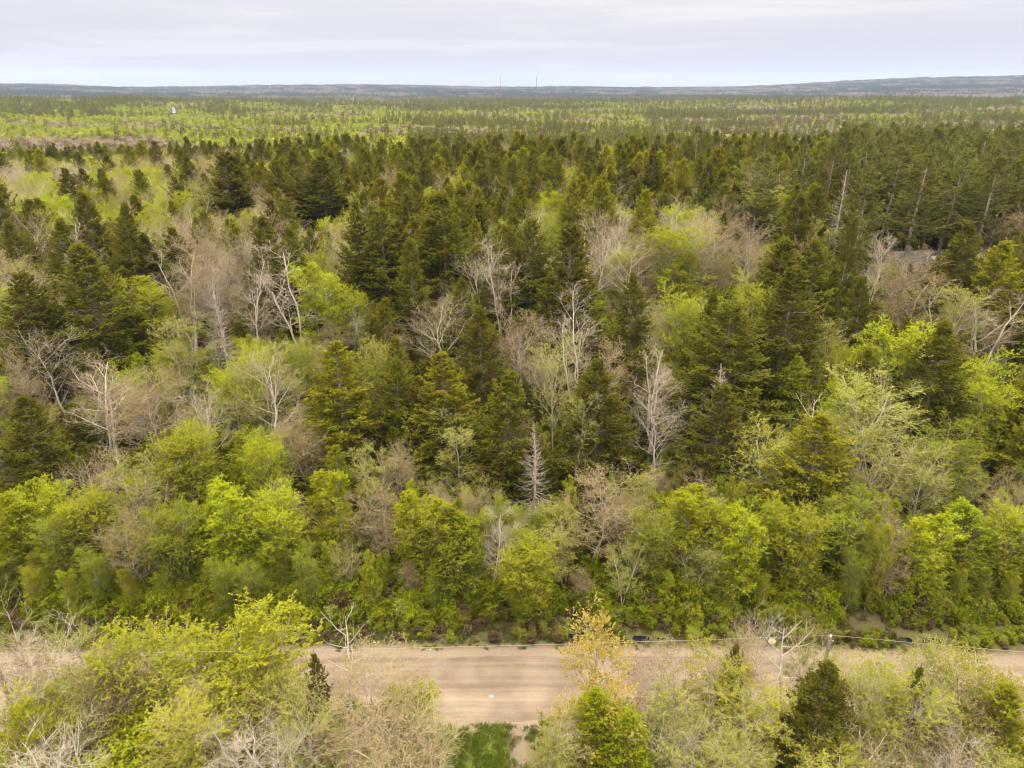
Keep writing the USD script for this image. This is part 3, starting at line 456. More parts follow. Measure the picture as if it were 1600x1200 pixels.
# species, top pixel, crown width in pixels (of 1600), height in metres, variant or None, what it is, where it stands
HAND = [
 # this side of the road
 ('WI', 208, 982, 125, 11.1, 0, 'yellow green willow with a split top', 'in front of the road near the utility pole'),
 ('WI', 378, 965, 165, 11.4, 1, 'broad yellow green willow over the road edge', 'beside the split topped willow'),
 ('WI', 300, 1060, 150, 9.5, 2, 'low spreading pale green willow', 'below the two taller willows'),
 ('BU', 262, 1165, 110, 5.2, 0, 'dense round lime bush', 'at the very bottom of the picture'),
 ('BU', 190, 1120, 120, 6.5, 0, 'ragged lime bush', 'beside the dense round bush under the willows'),
 ('WI', 85, 1050, 110, 9.5, 2, 'olive yellow willow', 'beside the utility pole'),
 ('BI', 70, 965, 150, 12.5, 1, 'lichen pale bare tree with heavy forked limbs', 'overhanging the road by the utility pole'),
 ('BR', 150, 1045, 100, 9.0, 0, 'tall thin straw stems', 'between the olive willow and the split topped willow'),
 ('BI', 60, 1120, 190, 10.0, 2, 'pale antlered bare tree crown', 'in the bottom corner below the utility pole'),
 ('WI', 5, 1130, 90, 9.5, 1, 'amber tinged willow', 'cut by the frame below the utility pole'),
 ('BA', 15, 965, 120, 12.0, 3, 'grey bare tree', 'at the frame edge beyond the utility pole'),
 ('SP', 487, 1028, 44, 9.5, 2, 'small narrow dark spruce', 'among bare twigs at the road edge'),
 ('SN', 528, 975, 75, 11.8, 0, 'white lichened forked snag', 'rising across the road above brown brush'),
 ('RU', 560, 1030, 190, 9.6, 0, 'wide brown twiggy tree with a few buds', 'over the near road edge'),
 ('BI', 430, 1105, 130, 9.0, 2, 'pale bare tree of many stems', 'below the narrow dark spruce'),
 ('BI', 360, 1125, 110, 8.6, 0, 'whitish bare branches', 'below the broad yellow green willow'),
 ('BU', 640, 1075, 70, 6.2, 0, 'slim lime sapling clump', 'against the near road edge'),
 ('BR', 600, 1100, 130, 7.5, 0, 'straw coloured brush of upright stems', 'in front of the lime sapling clump'),
 ('BR', 672, 1102, 85, 7.1, 1, 'fine straw brush', 'beside the green grass strip'),
 ('BR', 560, 1150, 150, 6.8, 1, 'brown tangled brush', 'at the bottom edge below the straw brush'),
 ('BR', 640, 1165, 110, 6.5, 0, 'grey brown tangled brush', 'at the bottom edge beside the grass strip'),
 ('OR', 940, 978, 110, 11.3, 0, 'orange leafed maple', 'standing up in front of the road'),
 ('OR', 920, 1065, 120, 8.8, 0, 'lower rust orange maple crown', 'below the tall orange maple'),
 ('FI', 937, 1083, 100, 9.2, 0, 'bright green fir', 'in front of the orange maple'),
 ('FI', 985, 1095, 105, 9.0, 1, 'golden green fir with rounded top', 'touching the bright green fir'),
 ('BI', 880, 1100, 90, 9.0, 1, 'white stemmed bare sapling', 'beside the dirt track'),
 ('BD', 850, 1120, 80, 8.2, 2, 'thin pale green sapling', 'at the edge of the dirt track'),
 ('RU', 1050, 1010, 120, 10.6, 0, 'pinkish twiggy tree in bud', 'over the road beside the orange maple'),
 ('BA', 1065, 1100, 110, 9.0, 3, 'brown bare tree', 'below the pinkish tree in bud'),
 ('BD', 1130, 1010, 95, 11.0, 3, 'yellow green tree with pale stems', 'over the road beside the pinkish tree'),
 ('SP', 1150, 1010, 50, 10.5, 2, 'thin dark spruce', 'hidden among the yellow green pale stems'),
 ('BD', 1185, 1060, 110, 9.8, 3, 'bright yellow green sapling', 'beside the olive roadside spruce'),
 ('BD', 1165, 1120, 130, 8.8, 1, 'pale stemmed budding tree', 'at the bottom edge beside the olive roadside spruce'),
 ('BD', 1100, 1140, 120, 8.6, 0, 'cream stemmed budding tree', 'at the bottom edge beside the golden green fir'),
 ('BI', 1200, 935, 70, 12.2, 1, 'straight white birch', 'rising above the road verge into the lime trees'),
 ('RU', 1165, 965, 80, 11.5, 1, 'brown budding tree', 'just beside the straight white birch'),
 ('SN', 1258, 968, 80, 11.8, 0, 'white broken branched snag', 'by the wire at the road verge'),
 ('BD', 1285, 985, 60, 11.0, 1, 'small yellowish budding tree', 'beside the white broken snag'),
 ('SP', 1292, 1040, 118, 10.6, 0, 'broad olive spruce', 'alone in front of the road'),
 ('BA', 1395, 1060, 100, 10.0, 1, 'silvery bare tree with upswept branches', 'beside the broad olive roadside spruce'),
 ('SP', 1445, 1042, 56, 10.3, 2, 'slim dark fir like spruce', 'behind the silvery bare tree'),
 ('GS', 1575, 1072, 130, 10.2, 0, 'wide dark spruce', 'cut by the frame at the near road edge'),
 ('BD', 1555, 1020, 110, 11.0, 3, 'sparse yellow green tree', 'over the road by the frame edge'),
 ('BD', 1500, 1030, 90, 10.4, 1, 'thin yellow green tree', 'over the road before the wire'),
 ('BD', 1330, 1035, 90, 10.6, 1, 'very thin yellowish sapling', 'spread over the pale road'),
 ('BD', 1425, 1058, 100, 9.8, 3, 'wispy pale green sapling', 'between the silvery bare tree and the slim dark fir like spruce'),
 ('RU', 1520, 1085, 100, 9.2, 1, 'tan twiggy sapling', 'before the wide dark spruce at the frame edge'),
 ('BD', 1045, 1060, 90, 9.6, 2, 'cream green sapling', 'under the pinkish tree in bud'),
 ('BD', 130, 985, 90, 11.6, 2, 'tall wispy tree', 'over the road by the pale forked limbs'),
 ('RU', 175, 1010, 90, 10.8, 1, 'tan wispy tree', 'over the road against the split topped willow'),
 ('WI', 430, 1010, 80, 10.2, 2, 'small yellowish willow', 'between the broad willow and the narrow dark spruce'),
 ('BD', 470, 1075, 110, 9.4, 0, 'pale green twiggy tree', 'below the narrow dark spruce'),
 ('BD', 1385, 1030, 100, 10.6, 3, 'airy green sapling', 'over the road beyond the silvery bare tree'),
 ('BD', 1450, 1012, 90, 11.2, 1, 'tall airy sapling', 'over the far road edge near the wire'),
 ('BD', 1592, 1035, 80, 10.6, 3, 'leafy sapling', 'cut by the frame above the wide dark spruce'),
 ('RU', 30, 1005, 100, 11.0, 1, 'tan bare crown', 'over the road at the frame edge by the utility pole'),
 ('BD', 28, 1085, 90, 9.4, 2, 'pale sapling', 'growing round the foot of the utility pole'),
 ('BD', 120, 1030, 90, 10.4, 0, 'pale green sapling', 'over the road beside the olive yellow willow'),
 ('BR', 1480, 1120, 130, 8.3, 0, 'orange brown brush', 'at the bottom below the slim dark spruce'),
 ('BR', 1400, 1150, 140, 7.4, 1, 'tan brush', 'at the bottom edge below the silvery bare tree'),
 ('BD', 1545, 1150, 130, 8.4, 1, 'pale budding shrub tree', 'in the bottom corner below the wide dark spruce'),
 ('BA', 1490, 1145, 110, 8.4, 1, 'grey bare shrub tree', 'at the bottom beside the orange brown brush'),
 ('BD', 1330, 1165, 120, 7.6, 3, 'low yellow budding tree', 'at the bottom under the olive roadside spruce'),
 # the lime wall beyond the ditch
 ('ED', 15, 772, 110, 9.0, 0, 'lime tree', 'first in the row beyond the ditch, at the frame edge'),
 ('ED', 75, 800, 95, 8.8, 2, 'dull green young tree', 'second in the row beyond the ditch'),
 ('ED', 135, 770, 100, 9.5, 3, 'bushy lime tree', 'in the row beyond the ditch below the wide many stemmed bare tree'),
 ('RU', 195, 800, 90, 9.2, 0, 'brownish budding tree', 'in the lime row beyond the ditch'),
 ('ED', 255, 795, 105, 9.2, 2, 'green young tree', 'in the ditch row beside the brownish budding tree'),
 ('ED', 345, 775, 110, 9.6, 0, 'yellow lime tree with bright top', 'in the ditch row above the broad willow'),
 ('ED', 425, 770, 100, 9.6, 3, 'full lime tree', 'in the ditch row above the white forked snag'),
 ('ED', 508, 733, 85, 10.8, 1, 'tallest lime tree of the ditch row', 'with a pointed bright top'),
 ('RU', 590, 755, 90, 10.0, 1, 'pinkish bare tree', 'between lime trees of the ditch row'),
 ('ED', 655, 775, 110, 9.6, 0, 'bright lime tree', 'in the ditch row left of the bare gap'),
 ('ED', 715, 815, 100, 8.6, 4, 'low lime tree', 'in the ditch row below the big clumped spruce'),
 ('BA', 765, 800, 85, 9.0, 1, 'bare grey tree', 'in the gap of the ditch row'),
 ('ED', 830, 850, 100, 7.8, 3, 'low spreading lime tree', 'right above the black ditch water'),
 ('RU', 940, 735, 140, 11.2, 0, 'large rusty bare tree with fanned branches', 'at the front of the ditch row'),
 ('BD', 885, 800, 80, 9.2, 2, 'pale budding tree', 'in the ditch row before the fanned rusty tree'),
 ('ED', 1025, 800, 90, 8.8, 2, 'green lime tree', 'in the ditch row right beside the fanned rusty tree'),
 ('ED', 1090, 762, 100, 9.8, 1, 'pointed lime tree', 'in the ditch row above the pinkish roadside tree'),
 ('ED', 1165, 815, 95, 8.6, 0, 'low lime tree', 'in the ditch row above the straight white birch'),
 ('ED', 1255, 800, 105, 9.0, 3, 'broad lime tree', 'in the ditch row above the white broken snag'),
 ('ED', 1330, 775, 110, 9.6, 2, 'full green tree', 'in the ditch row above the olive roadside spruce'),
 ('RU', 1400, 830, 60, 8.4, 1, 'rust brown sapling', 'between lime trees of the ditch row'),
 ('ED', 1455, 815, 110, 9.0, 0, 'bright fronded lime tree', 'in the ditch row above the slim dark spruce'),
 ('ED', 1530, 790, 100, 9.4, 4, 'lime tree', 'in the ditch row, second from the frame edge'),
 ('ED', 1595, 800, 90, 9.0, 3, 'lime tree', 'at the far end of the ditch row, cut by the frame'),
 # the slope, lower part
 ('SP', 22, 622, 105, 14, 2, 'dark spruce', 'behind the lime row at the frame edge'),
 ('BA', 140, 555, 180, 14.5, 2, 'wide many stemmed bare tree', 'above the lime row'),
 ('RU', 222, 570, 120, 14, 0, 'rust brown tree on pale trunks', 'beside the wide many stemmed bare tree'),
 ('BI', 308, 580, 80, 14, 1, 'white trunked bare tree', 'in front of the lime crown on the slope'),
 ('LM', 355, 560, 90, 12.5, 0, 'lime crowned tree', 'behind the white trunked bare tree'),
 ('ED', 285, 672, 105, 11.5, 3, 'bright lime tree', 'standing above the lime row'),
 ('BA', 425, 535, 110, 15, 4, 'tall brown bare tree with a clean trunk', 'on the lower slope'),
 ('RU', 470, 640, 80, 11, 1, 'small pinkish bare tree', 'leaning by the tall yellowish spruce'),
 ('GS', 528, 535, 125, 15.5, 0, 'tall yellowish spruce', 'on the lower slope'),
 ('LM', 570, 545, 90, 12.5, 2, 'soft green leafy tree', 'behind the tall yellowish spruce'),
 ('SP', 612, 560, 70, 13, 0, 'short dark spruce', 'between the leafy tree and the clumped spruces'),
 ('GS', 697, 552, 110, 15, 1, 'olive spruce with drooping tiers', 'beside the big clumped spruce'),
 ('SP', 752, 480, 90, 16, 0, 'narrow dark spruce', 'behind the big clumped spruce'),
 ('SP', 780, 583, 110, 15.5, 0, 'big clumped spruce', 'in the middle of the lower slope'),
 ('BD', 715, 640, 80, 11.5, 2, 'sparse yellow leafed tree', 'in front of the big clumped spruce'),
 ('DS', 838, 660, 60, 13, 0, 'thin dead spindly tree', 'beside the big clumped spruce'),
 ('BD', 870, 520, 80, 15, 0, 'tall budding tree on a pale trunk', 'between the two middle spruces'),
 ('BD', 905, 610, 60, 13, 2, 'slender budding birch', 'beside the tiered middle spruce'),
 ('SP', 940, 562, 110, 15.5, 2, 'tiered olive spruce', 'in the middle of the lower slope'),
 ('RU', 945, 530, 75, 13, 1, 'rose brown bush like bare crown', 'above the tiered olive spruce'),
 ('BI', 1035, 615, 90, 12, 1, 'crooked pale bare tree', 'between the tiered spruce and the drooping spruce'),
 ('BA', 1030, 530, 100, 14.5, 2, 'fine twigged bare tree', 'above the crooked pale tree'),
 ('DS', 1128, 570, 90, 15, 0, 'half dead grey green spruce', 'in front of the great dark spruce'),
 ('SP', 1130, 600, 100, 14, 1, 'drooping dark spruce', 'under the half dead grey green spruce'),
 ('SP', 1145, 472, 140, 17.5, 3, 'great dark spruce', 'on the slope above the half dead spruce'),
 ('SP', 1240, 422, 125, 17.5, 1, 'great dark spruce', 'behind the bright young pine'),
 ('FI', 1248, 555, 60, 11, 0, 'bright young pine', 'in front of the great dark spruces'),
 ('SN', 1278, 622, 55, 14.8, 0, 'white dead treetop', 'poking out of the golden spruce'),
 ('GS', 1285, 645, 150, 14.5, 0, 'golden spruce with rusty tips', 'behind the lime row'),
 ('BD', 1210, 665, 100, 12, 3, 'yellow budding tree with pale stem', 'behind the lime row beside the golden spruce'),
 ('BD', 1375, 575, 150, 13, 1, 'spreading straw yellow tree', 'on the slope before the wide shady spruce'),
 ('SP', 1482, 505, 115, 16, 0, 'wide shady spruce', 'among lime trees on the slope'),
 ('LM', 1415, 500, 90, 13.5, 1, 'yellow lime crown', 'beside the wide shady spruce'),
 ('LM', 1545, 540, 100, 13, 0, 'big lime tree', 'next to the wide shady spruce'),
 ('LM', 1570, 600, 90, 12.5, 1, 'lime tree', 'below the big lime tree near the frame edge'),
 ('LM', 1490, 660, 110, 11.5, 2, 'green leafy tree', 'below the wide shady spruce'),
 ('BD', 1405, 665, 110, 12, 1, 'pale twiggy budding tree', 'behind the lime row'),
 ('BD', 1460, 700, 90, 11, 0, 'pale lichened budding tree', 'behind the lime row beside the green leafy tree'),
 ('RU', 1585, 730, 70, 11, 0, 'brown twiggy tree', 'at the frame edge above the lime row'),
 # the slope, upper part
 ('SP', 130, 378, 130, 18.5, 1, 'huge shaggy spruce', 'on the slope near the blue barrel'),
 ('SP', 35, 425, 110, 17.5, 3, 'tall shaggy spruce', 'at the frame edge beside the huge shaggy spruce'),
 ('BI', 95, 330, 60, 17, 0, 'white twin trunked birch', 'behind the huge shaggy spruce'),
 ('SP', 135, 300, 70, 17, 2, 'upright dark spruce', 'behind the white twin trunked birch'),
 ('SP', 185, 318, 70, 17, 0, 'upright dark spruce', 'second of the pair behind the huge shaggy spruce'),
 ('SP', 268, 355, 70, 13.5, 2, 'short dark spruce', 'at the edge of the brown bare thicket'),
 ('LM', 205, 440, 95, 12.5, 1, 'lime tree', 'below the blue barrel'),
 ('BI', 65, 500, 110, 15, 1, 'pale leaning bare birch', 'below the tall shaggy spruce'),
 ('RU', 10, 540, 70, 14, 0, 'rusty bare tree', 'at the frame edge below the tall shaggy spruce'),
 ('BD', 268, 485, 80, 14, 2, 'pale budding tree', 'below the brown bare thicket'),
 ('DS', 335, 440, 60, 15, 1, 'grey dead spruce', 'in front of the brown bare thicket'),
 ('BA', 270, 375, 90, 16, 2, 'brown bare tree', 'at the near end of the bare thicket'),
 ('RU', 325, 370, 95, 16, 0, 'tan bare tree', 'in the middle of the bare thicket'),
 ('BI', 375, 385, 60, 16.5, 0, 'white stemmed bare tree', 'at the end of the bare thicket'),
 ('SP', 408, 335, 75, 17, 2, 'dark spruce', 'behind the white twin birch'),
 ('BI', 455, 380, 95, 17, 0, 'white twin birch with upswept limbs', 'standing clear on the middle slope'),
 ('SP', 348, 235, 95, 18, 1, 'dark broad spruce', 'above the lime trees on the crest'),
 ('SP', 500, 243, 90, 18, 3, 'tall dark spruce', 'on the crest above the white twin birch'),
 ('SP', 552, 312, 70, 18, 5, 'narrow spruce', 'beside the bare trunked spruce'),
 ('SP', 600, 328, 95, 17.5, 3, 'bare trunked spruce', 'on the middle slope'),
 ('SP', 693, 300, 105, 18, 0, 'pyramid shaped spruce', 'on the middle slope'),
 ('SP', 640, 370, 60, 16, 2, 'slim spruce', 'between the bare trunked and pyramid spruces'),
 ('BA', 690, 455, 115, 13.5, 0, 'pinkish wide topped bare tree', 'below the pyramid shaped spruce'),
 ('BI', 785, 365, 75, 16.5, 2, 'pale bare tree', 'between the pyramid spruce and the twin dark spruces'),
 ('SP', 830, 342, 85, 17.5, 3, 'twin dark spruce', 'nearer the pale bare tree'),
 ('SP', 893, 352, 105, 17.5, 1, 'wide twin dark spruce', 'nearer the bare hollow'),
 ('SP', 862, 428, 75, 14, 0, 'young spruce', 'below the twin dark spruces'),
 ('RU', 815, 480, 100, 14, 0, 'pale pink bare tree', 'above the narrow dark spruce'),
 ('BI', 905, 450, 80, 15.5, 2, 'thin grey birch', 'below the twin dark spruces'),
 ('SP', 892, 282, 55, 16, 4, 'bright pointed spruce', 'in front of the dark crest spruces'),
 ('SP', 990, 425, 70, 15, 2, 'dark young spruce', 'beside the lime dome tree'),
 ('LM', 1058, 440, 90, 14, 0, 'lime dome tree', 'on the middle slope'),
 ('LM', 1072, 352, 110, 14.5, 1, 'yellow lime spreading tree', 'in the bare hollow'),
 ('RU', 1168, 335, 85, 15.5, 0, 'round brown bare tree', 'beside the yellow lime spreading tree'),
 ('BA', 935, 345, 90, 15, 2, 'pale bare thicket tree', 'at the near edge of the bare hollow'),
 ('BA', 990, 360, 90, 15, 4, 'tan bare tree', 'in the bare hollow'),
 ('LM', 1180, 420, 80, 14, 0, 'lime tree', 'below the round brown bare tree'),
 ('SP', 1218, 372, 100, 16, 0, 'dense olive spruce', 'in a pair above the great dark spruces'),
 ('SP', 1285, 378, 85, 15.5, 2, 'dense olive spruce', 'second of the pair, nearer the grey roof'),
 ('SP', 1330, 340, 45, 16, 2, 'columnar spruce', 'in front of the tall pines'),
 ('SP', 1357, 435, 62, 13.5, 2, 'small pointed spruce', 'below the grey roof'),
 ('BA', 1380, 360, 60, 13.5, 1, 'small bare tree', 'beside the grey roof'),
 ('RU', 1425, 390, 110, 13.5, 1, 'pinkish rounded bare tree', 'partly covering the grey roof'),
 ('SP', 1515, 345, 85, 16, 0, 'dark spruce', 'beside the grey roof'),
 ('SP', 1570, 375, 95, 15.5, 4, 'olive spruce', 'near the frame edge beyond the grey roof'),
 ('BD', 1490, 435, 90, 13, 1, 'yellow budding tree with forked stems', 'below the grey roof'),
 ('BA', 1565, 445, 100, 13.5, 2, 'brown bare tree', 'at the frame edge below the olive spruce'),
 ('DS', 1322, 272, 50, 18, 0, 'grey dead spruce', 'among the tall pines'),
 ('PI', 1405, 228, 80, 20.5, 0, 'pale plumed pine', 'on the tall bare trunk behind the grey roof'),
 ('PI', 1450, 240, 75, 20.5, 1, 'tall pine', 'straight behind the grey roof'),
 ('PI', 1505, 228, 80, 21, 2, 'broad pine', 'behind the dark spruce by the roof'),
 ('PI', 1560, 245, 80, 20.5, 0, 'tall pine', 'near the frame edge behind the olive spruce'),
 ('PI', 1355, 262, 70, 20, 1, 'slim pine', 'with bare grey trunk beside the grey dead spruce'),
 ('PI', 1190, 238, 85, 20, 2, 'layered grey green pine', 'rising from the dark crest spruces'),
]
H_NAME = {}
placed, rects, indiv, stuff = [], [], [], []
def variant(kind, r, v=None):
    L = PROTO[KIND[kind][0]]
    return L[v % len(L)] if v is not None else L[int(r.integers(len(L)))]
rp = np.random.default_rng(5)
for sp, px, py, wpx, h, v, what, where in HAND:
    if sp == 'ED': wpx, py, h = wpx * 0.74, py - 6, h + 0.4
    x, y = place(px, py, h)
    path, ph, pw = variant(sp, rp, v)
    _, _, depth = project(x, y, hill(x, y) + h * 0.7)
    w = wpx / FOC * depth * 1.04
    sz, sx = h / ph, min(max(w / pw, 0.55 * h / ph), 2.2 * h / ph)
    z = float(ground(x, y)) - 0.05
    indiv.append((sp, path, x, y, z, sx, sz, rp.uniform(0, 360), h, f'{what}, {where}', True))
    placed.append((x, y, w))
    bx, by, _ = project(x, y, hill(x, y))
    rects.append((px - wpx * 0.42, px + wpx * 0.42, py, py + 0.62 * (by - py), y))
HX = np.array(placed)

# the rest of the wood: species by where it stands
def zone(px, py, x, y):
    """Weights of the species in this part of the wood."""
    e = y - float(road_y(x))
    if e < 18: return {'ED': 10, 'BD': 0.8, 'RU': 0.6, 'BA': 0.3, 'LM': 0.8}
    if e < 60 and py > 470:
        if px < 640: return {'SP': 2.8, 'GS': 1.2, 'BA': 2.0, 'RU': 2.0, 'BI': 0.5, 'BD': 1.6, 'LM': 3.4, 'ED': 1.6}
        if px < 1150: return {'SP': 4.4, 'GS': 1.8, 'BA': 1.9, 'RU': 1.0, 'BI': 0.7, 'BD': 1.5, 'LM': 2.2, 'ED': 0.8}
        return {'SP': 3.8, 'GS': 1.6, 'BD': 2.4, 'LM': 3.2, 'BA': 0.7, 'RU': 0.4}
    if y > 190: return {'LM': 4.0, 'BA': 0.8, 'RU': 0.4, 'SP': 1.2, 'BD': 0.6} if px < 1040 else {'SP': 3, 'PI': 2.0 if px > 1300 else 0.1, 'LM': 1.6, 'BA': 1.2}
    if py > 320:
        if px < 240: return {'SP': 1.7, 'BA': 1.8, 'LM': 3.0, 'BI': 0.7, 'RU': 1, 'BD': 0.8}
        if px < 430: return {'BA': 3.2, 'RU': 3, 'BI': 1.2, 'SP': 1.2, 'DS': 0.3, 'LM': 0.5}
        if px < 760: return {'SP': 5.2, 'BA': 1.1, 'RU': 0.8, 'BI': 0.6, 'LM': 1.0, 'BD': 0.6}
        if px < 1230: return {'SP': 2.4, 'BA': 2.2, 'RU': 1.6, 'BI': 0.6, 'LM': 1.3, 'BD': 1.0}
        return {'SP': 3.8, 'BA': 1.3, 'RU': 0.8, 'BD': 1.2, 'LM': 0.6, 'PI': 0.3}
    if py > 205:
        if px < 430: return {'LM': 3.4, 'BA': 1.8, 'RU': 1.6, 'SP': 0.9, 'BD': 1.2}
        if px < 1060: return {'SP': 5.0, 'GS': 1.6, 'LM': 1.6, 'BA': 1.2, 'RU': 0.5, 'BD': 0.5}
        if px < 1290: return {'SP': 5, 'GS': 1, 'PI': 0.3, 'BA': 0.8, 'LM': 0.9, 'RU': 0.4}
        return {'PI': 3.4, 'SP': 2.8, 'GS': 0.8, 'DS': 0.2, 'LM': 0.9, 'BA': 0.7}
    return {'LM': 3, 'SP': 3, 'BA': 2, 'RU': 1}
CL = {'SP': 1.0, 'GS': 1.0, 'LM': 3.0, 'ED': 3.0, 'BA': 5.0, 'RU': 5.5, 'BI': 5.0, 'BD': 7.0, 'PI': 9.0, 'DS': 11.0}
HT = {'SP': (12, 18), 'GS': (11, 16), 'LM': (10, 14), 'ED': (7, 10), 'BA': (11, 15.5), 'RU': (11, 15), 'BI': (13, 16.5), 'BD': (10, 14), 'PI': (17, 21), 'DS': (12, 16)}
step = 3.3
gx, gy = np.meshgrid(np.arange(-320, 321, step), np.arange(50, 430, step))
ex, ey = np.meshgrid(np.arange(-62, 62, 2.5), np.arange(48.6, 56, 2.4))
gx = gx + rp.uniform(-0.45, 0.45, gx.shape) * step; gy = gy + rp.uniform(-0.45, 0.45, gy.shape) * step
gx = np.concatenate([gx[gy > 56.5], (ex + rp.uniform(-1, 1, ex.shape)).ravel()]); gy = np.concatenate([gy[gy > 56.5], (ey + rp.uniform(-1, 1, ey.shape)).ravel()])
CLEAR = [(place(1442, 402, 3.6), 9.0), (place(182, 430, 1.2), 3.5)]
house_at, barrel_at = CLEAR[0][0], CLEAR[1][0]
for x, y in sorted(zip(gx.ravel(), gy.ravel()), key=lambda p: p[1]):
    if abs(x) > 0.80 * y + 14 or y - road_y(x) < 7.9: continue
    if y > 130 and rp.random() < min(0.5, (y - 130) / 200): continue
    d = np.hypot(HX[:, 0] - x, HX[:, 1] - y)
    if (d < np.minimum(0.30 * HX[:, 2], 2.2)).any(): continue
    g = float(hill(x, y))
    px, py, dep = project(x, y, g + 13)
    wts = zone(px, py, x, y)
    ks = list(wts); p = np.array([wts[k] * math.exp(1.5 * float(lump(x, y, 11.0, CL[k]))) for k in ks]); p /= p.sum()
    sp = ks[int(rp.choice(len(ks), p=p))]
    lo, hi = HT[sp]; h = lo + (hi - lo) * rp.random() ** 0.8
    if y - road_y(x) < 14: h = min(h, 9.5)
    elif y - road_y(x) < 22: h *= 0.86
    if any(math.hypot(x - c[0], y - c[1]) < rad for c, rad in CLEAR): continue
    if -0.12 < (x / y - house_at[0] / house_at[1]) * 1.0 < 0.045 and house_at[1] - 26 < y < house_at[1]: h = min(h, 5.0)
    if abs(x / y - barrel_at[0] / barrel_at[1]) < 0.02 and barrel_at[1] - 30 < y < barrel_at[1]: continue
    path, ph, pw = variant(sp, rp)
    # leave the trees described above in sight
    for _ in range(4):
        tx, ty, _d = project(x, y, g + h)
        hw = 0.3 * h / ph * pw * FOC / dep
        hit = [r_ for r_ in rects if r_[4] > y + 0.5 and r_[0] < tx + hw and r_[1] > tx - hw and ty < r_[3] - 2 and ty > r_[2] - 150]
        if not hit: break
        h *= 0.78
    if h < 3.2: continue
    sz = h / ph
    item = (sp, path, x, y, float(ground(x, y)) - 0.05, sz * (rp.uniform(0.72, 0.95) if sp == 'ED' else rp.uniform(0.95, 1.25)) * (1.3 if h < 0.6 * lo else 1.0), sz, rp.uniform(0, 360), h, None, False)
    indiv.append(item)

# the 300 of a kind that show largest are things of their own
by = {}
for it in indiv: by.setdefault(KIND[it[0]][1], []).append(it)
keep = []
for name, L in by.items():
    L.sort(key=lambda i: (not i[10], math.hypot(i[2], i[3]) / i[8]))
    seen = [i for i in L if i[10] or abs(i[2]) < 0.75 * i[3] + 9]
    keep += seen[:298]; ids = set(map(id, seen[:298]))
    stuff += [i for i in L if id(i) not in ids]
hand_items = [i for i in keep if i[10]]
hp = np.array([[i[2], i[3]] for i in hand_items])
hscr = np.array([project(i[2], i[3], i[4] + i[8] * 0.75)[:2] for i in hand_items])
taken = {}
def words(n): return ['', 'second', 'third', 'fourth', 'fifth', 'sixth', 'seventh', 'eighth', 'ninth', 'tenth', 'eleventh', 'twelfth'][n] if n < 12 else f'{n + 1}th'
hand_word = {}
for it in hand_items: hand_word[it[9].split(',')[0]] = hand_word.get(it[9].split(',')[0], 0) + 1
anchors = [k for k, i in enumerate(hand_items) if hand_word[i[9].split(',')[0]] == 1 and i[0] != 'BR' and len(i[9].split(',')[0].split()) <= 5]
def auto_label(it):
    sx_, sy_ = project(it[2], it[3], it[4] + it[8] * 0.75)[:2]
    dist = np.hypot((hscr[anchors, 0] - sx_), (hscr[anchors, 1] - sy_) * 1.4)
    k = anchors[int(np.argmin(dist))]; a = hand_items[k]; nm = a[9].split(',')[0]
    dx, dy = sx_ - hscr[k, 0], it[3] - a[3]
    pxm = FOC / 80
    rel = 'uphill behind' if dy > 0 and abs(dx) < 3 * pxm else 'downhill in front of' if abs(dx) < 3 * pxm else 'left of' if dx < 0 else 'right of'
    ref = HT[it[0]]; t = (it[8] - ref[0]) / (ref[1] - ref[0])
    size = 'small' if t < 0.1 else 'tall' if t > 0.72 else ''
    base = ' '.join(w for w in (size, KIND[it[0]][3], rel, 'the', nm) if w)
    n = taken.get(base, 0); taken[base] = n + 1
    return ' '.join((words(n) + ' ' + base).split())
def add_tree(it):
    sp, path, x, y, z, sx, sz, rz, h, label, _ = it
    _, name, cat, _ = KIND[sp]
    prim = xform('/World/' + fresh(name), (x, y, z), rz, (sx, sx, sz), lean=(rl.normal(0, 1.6), rl.normal(0, 1.6)))
    prim.GetReferences().AddInternalReference(path); prim.SetInstanceable(True)
    meta(prim, label or auto_label(it), cat, {'spruce': 'spruces in the wood', 'pine': 'pines behind the roof', 'birch': 'white stemmed birches', 'bare tree': 'bare trees in the wood', 'dead tree': 'dead trees',
        'young tree': 'lime trees along the ditch', 'broadleaf tree': 'broadleaf trees coming into leaf', 'shrub': 'shrubs on the near verge', 'bush': 'bushes on the near verge', 'fir': 'young firs', 'willow': 'willows on the near verge', 'maple': 'orange leafed maples'}[cat])
rl = np.random.default_rng(3)
for it in sorted(keep, key=lambda i: (not i[10], math.hypot(i[2], i[3]))): add_tree(it)

def instancer(name, protos, idx, pos, rz, scale, label, category):
    pi = UsdGeom.PointInstancer.Define(stage, '/World/' + name)
    own = []
    for p in protos:                                            # the instancer's own prototypes refer to the library
        c = UsdGeom.Xform.Define(stage, f'/World/{name}/{p.rsplit("/", 1)[1]}'); c.GetPrim().GetReferences().AddInternalReference(p); own.append(c.GetPath())
    pi.CreatePrototypesRel().SetTargets(own)
    pi.CreateProtoIndicesAttr(Vt.IntArray.FromNumpy(np.asarray(idx, np.int32)))
    pi.CreatePositionsAttr(Vt.Vec3fArray.FromNumpy(np.asarray(pos, np.float32)))
    a = np.radians(np.asarray(rz, float)) / 2
    pi.CreateOrientationsAttr(Vt.QuathArray([Gf.Quath(float(c), 0, 0, float(s)) for c, s in zip(np.cos(a), np.sin(a))]))
    pi.CreateScalesAttr(Vt.Vec3fArray.FromNumpy(np.asarray(scale, np.float32)))
    return meta(pi.GetPrim(), label, category, None, 'stuff')
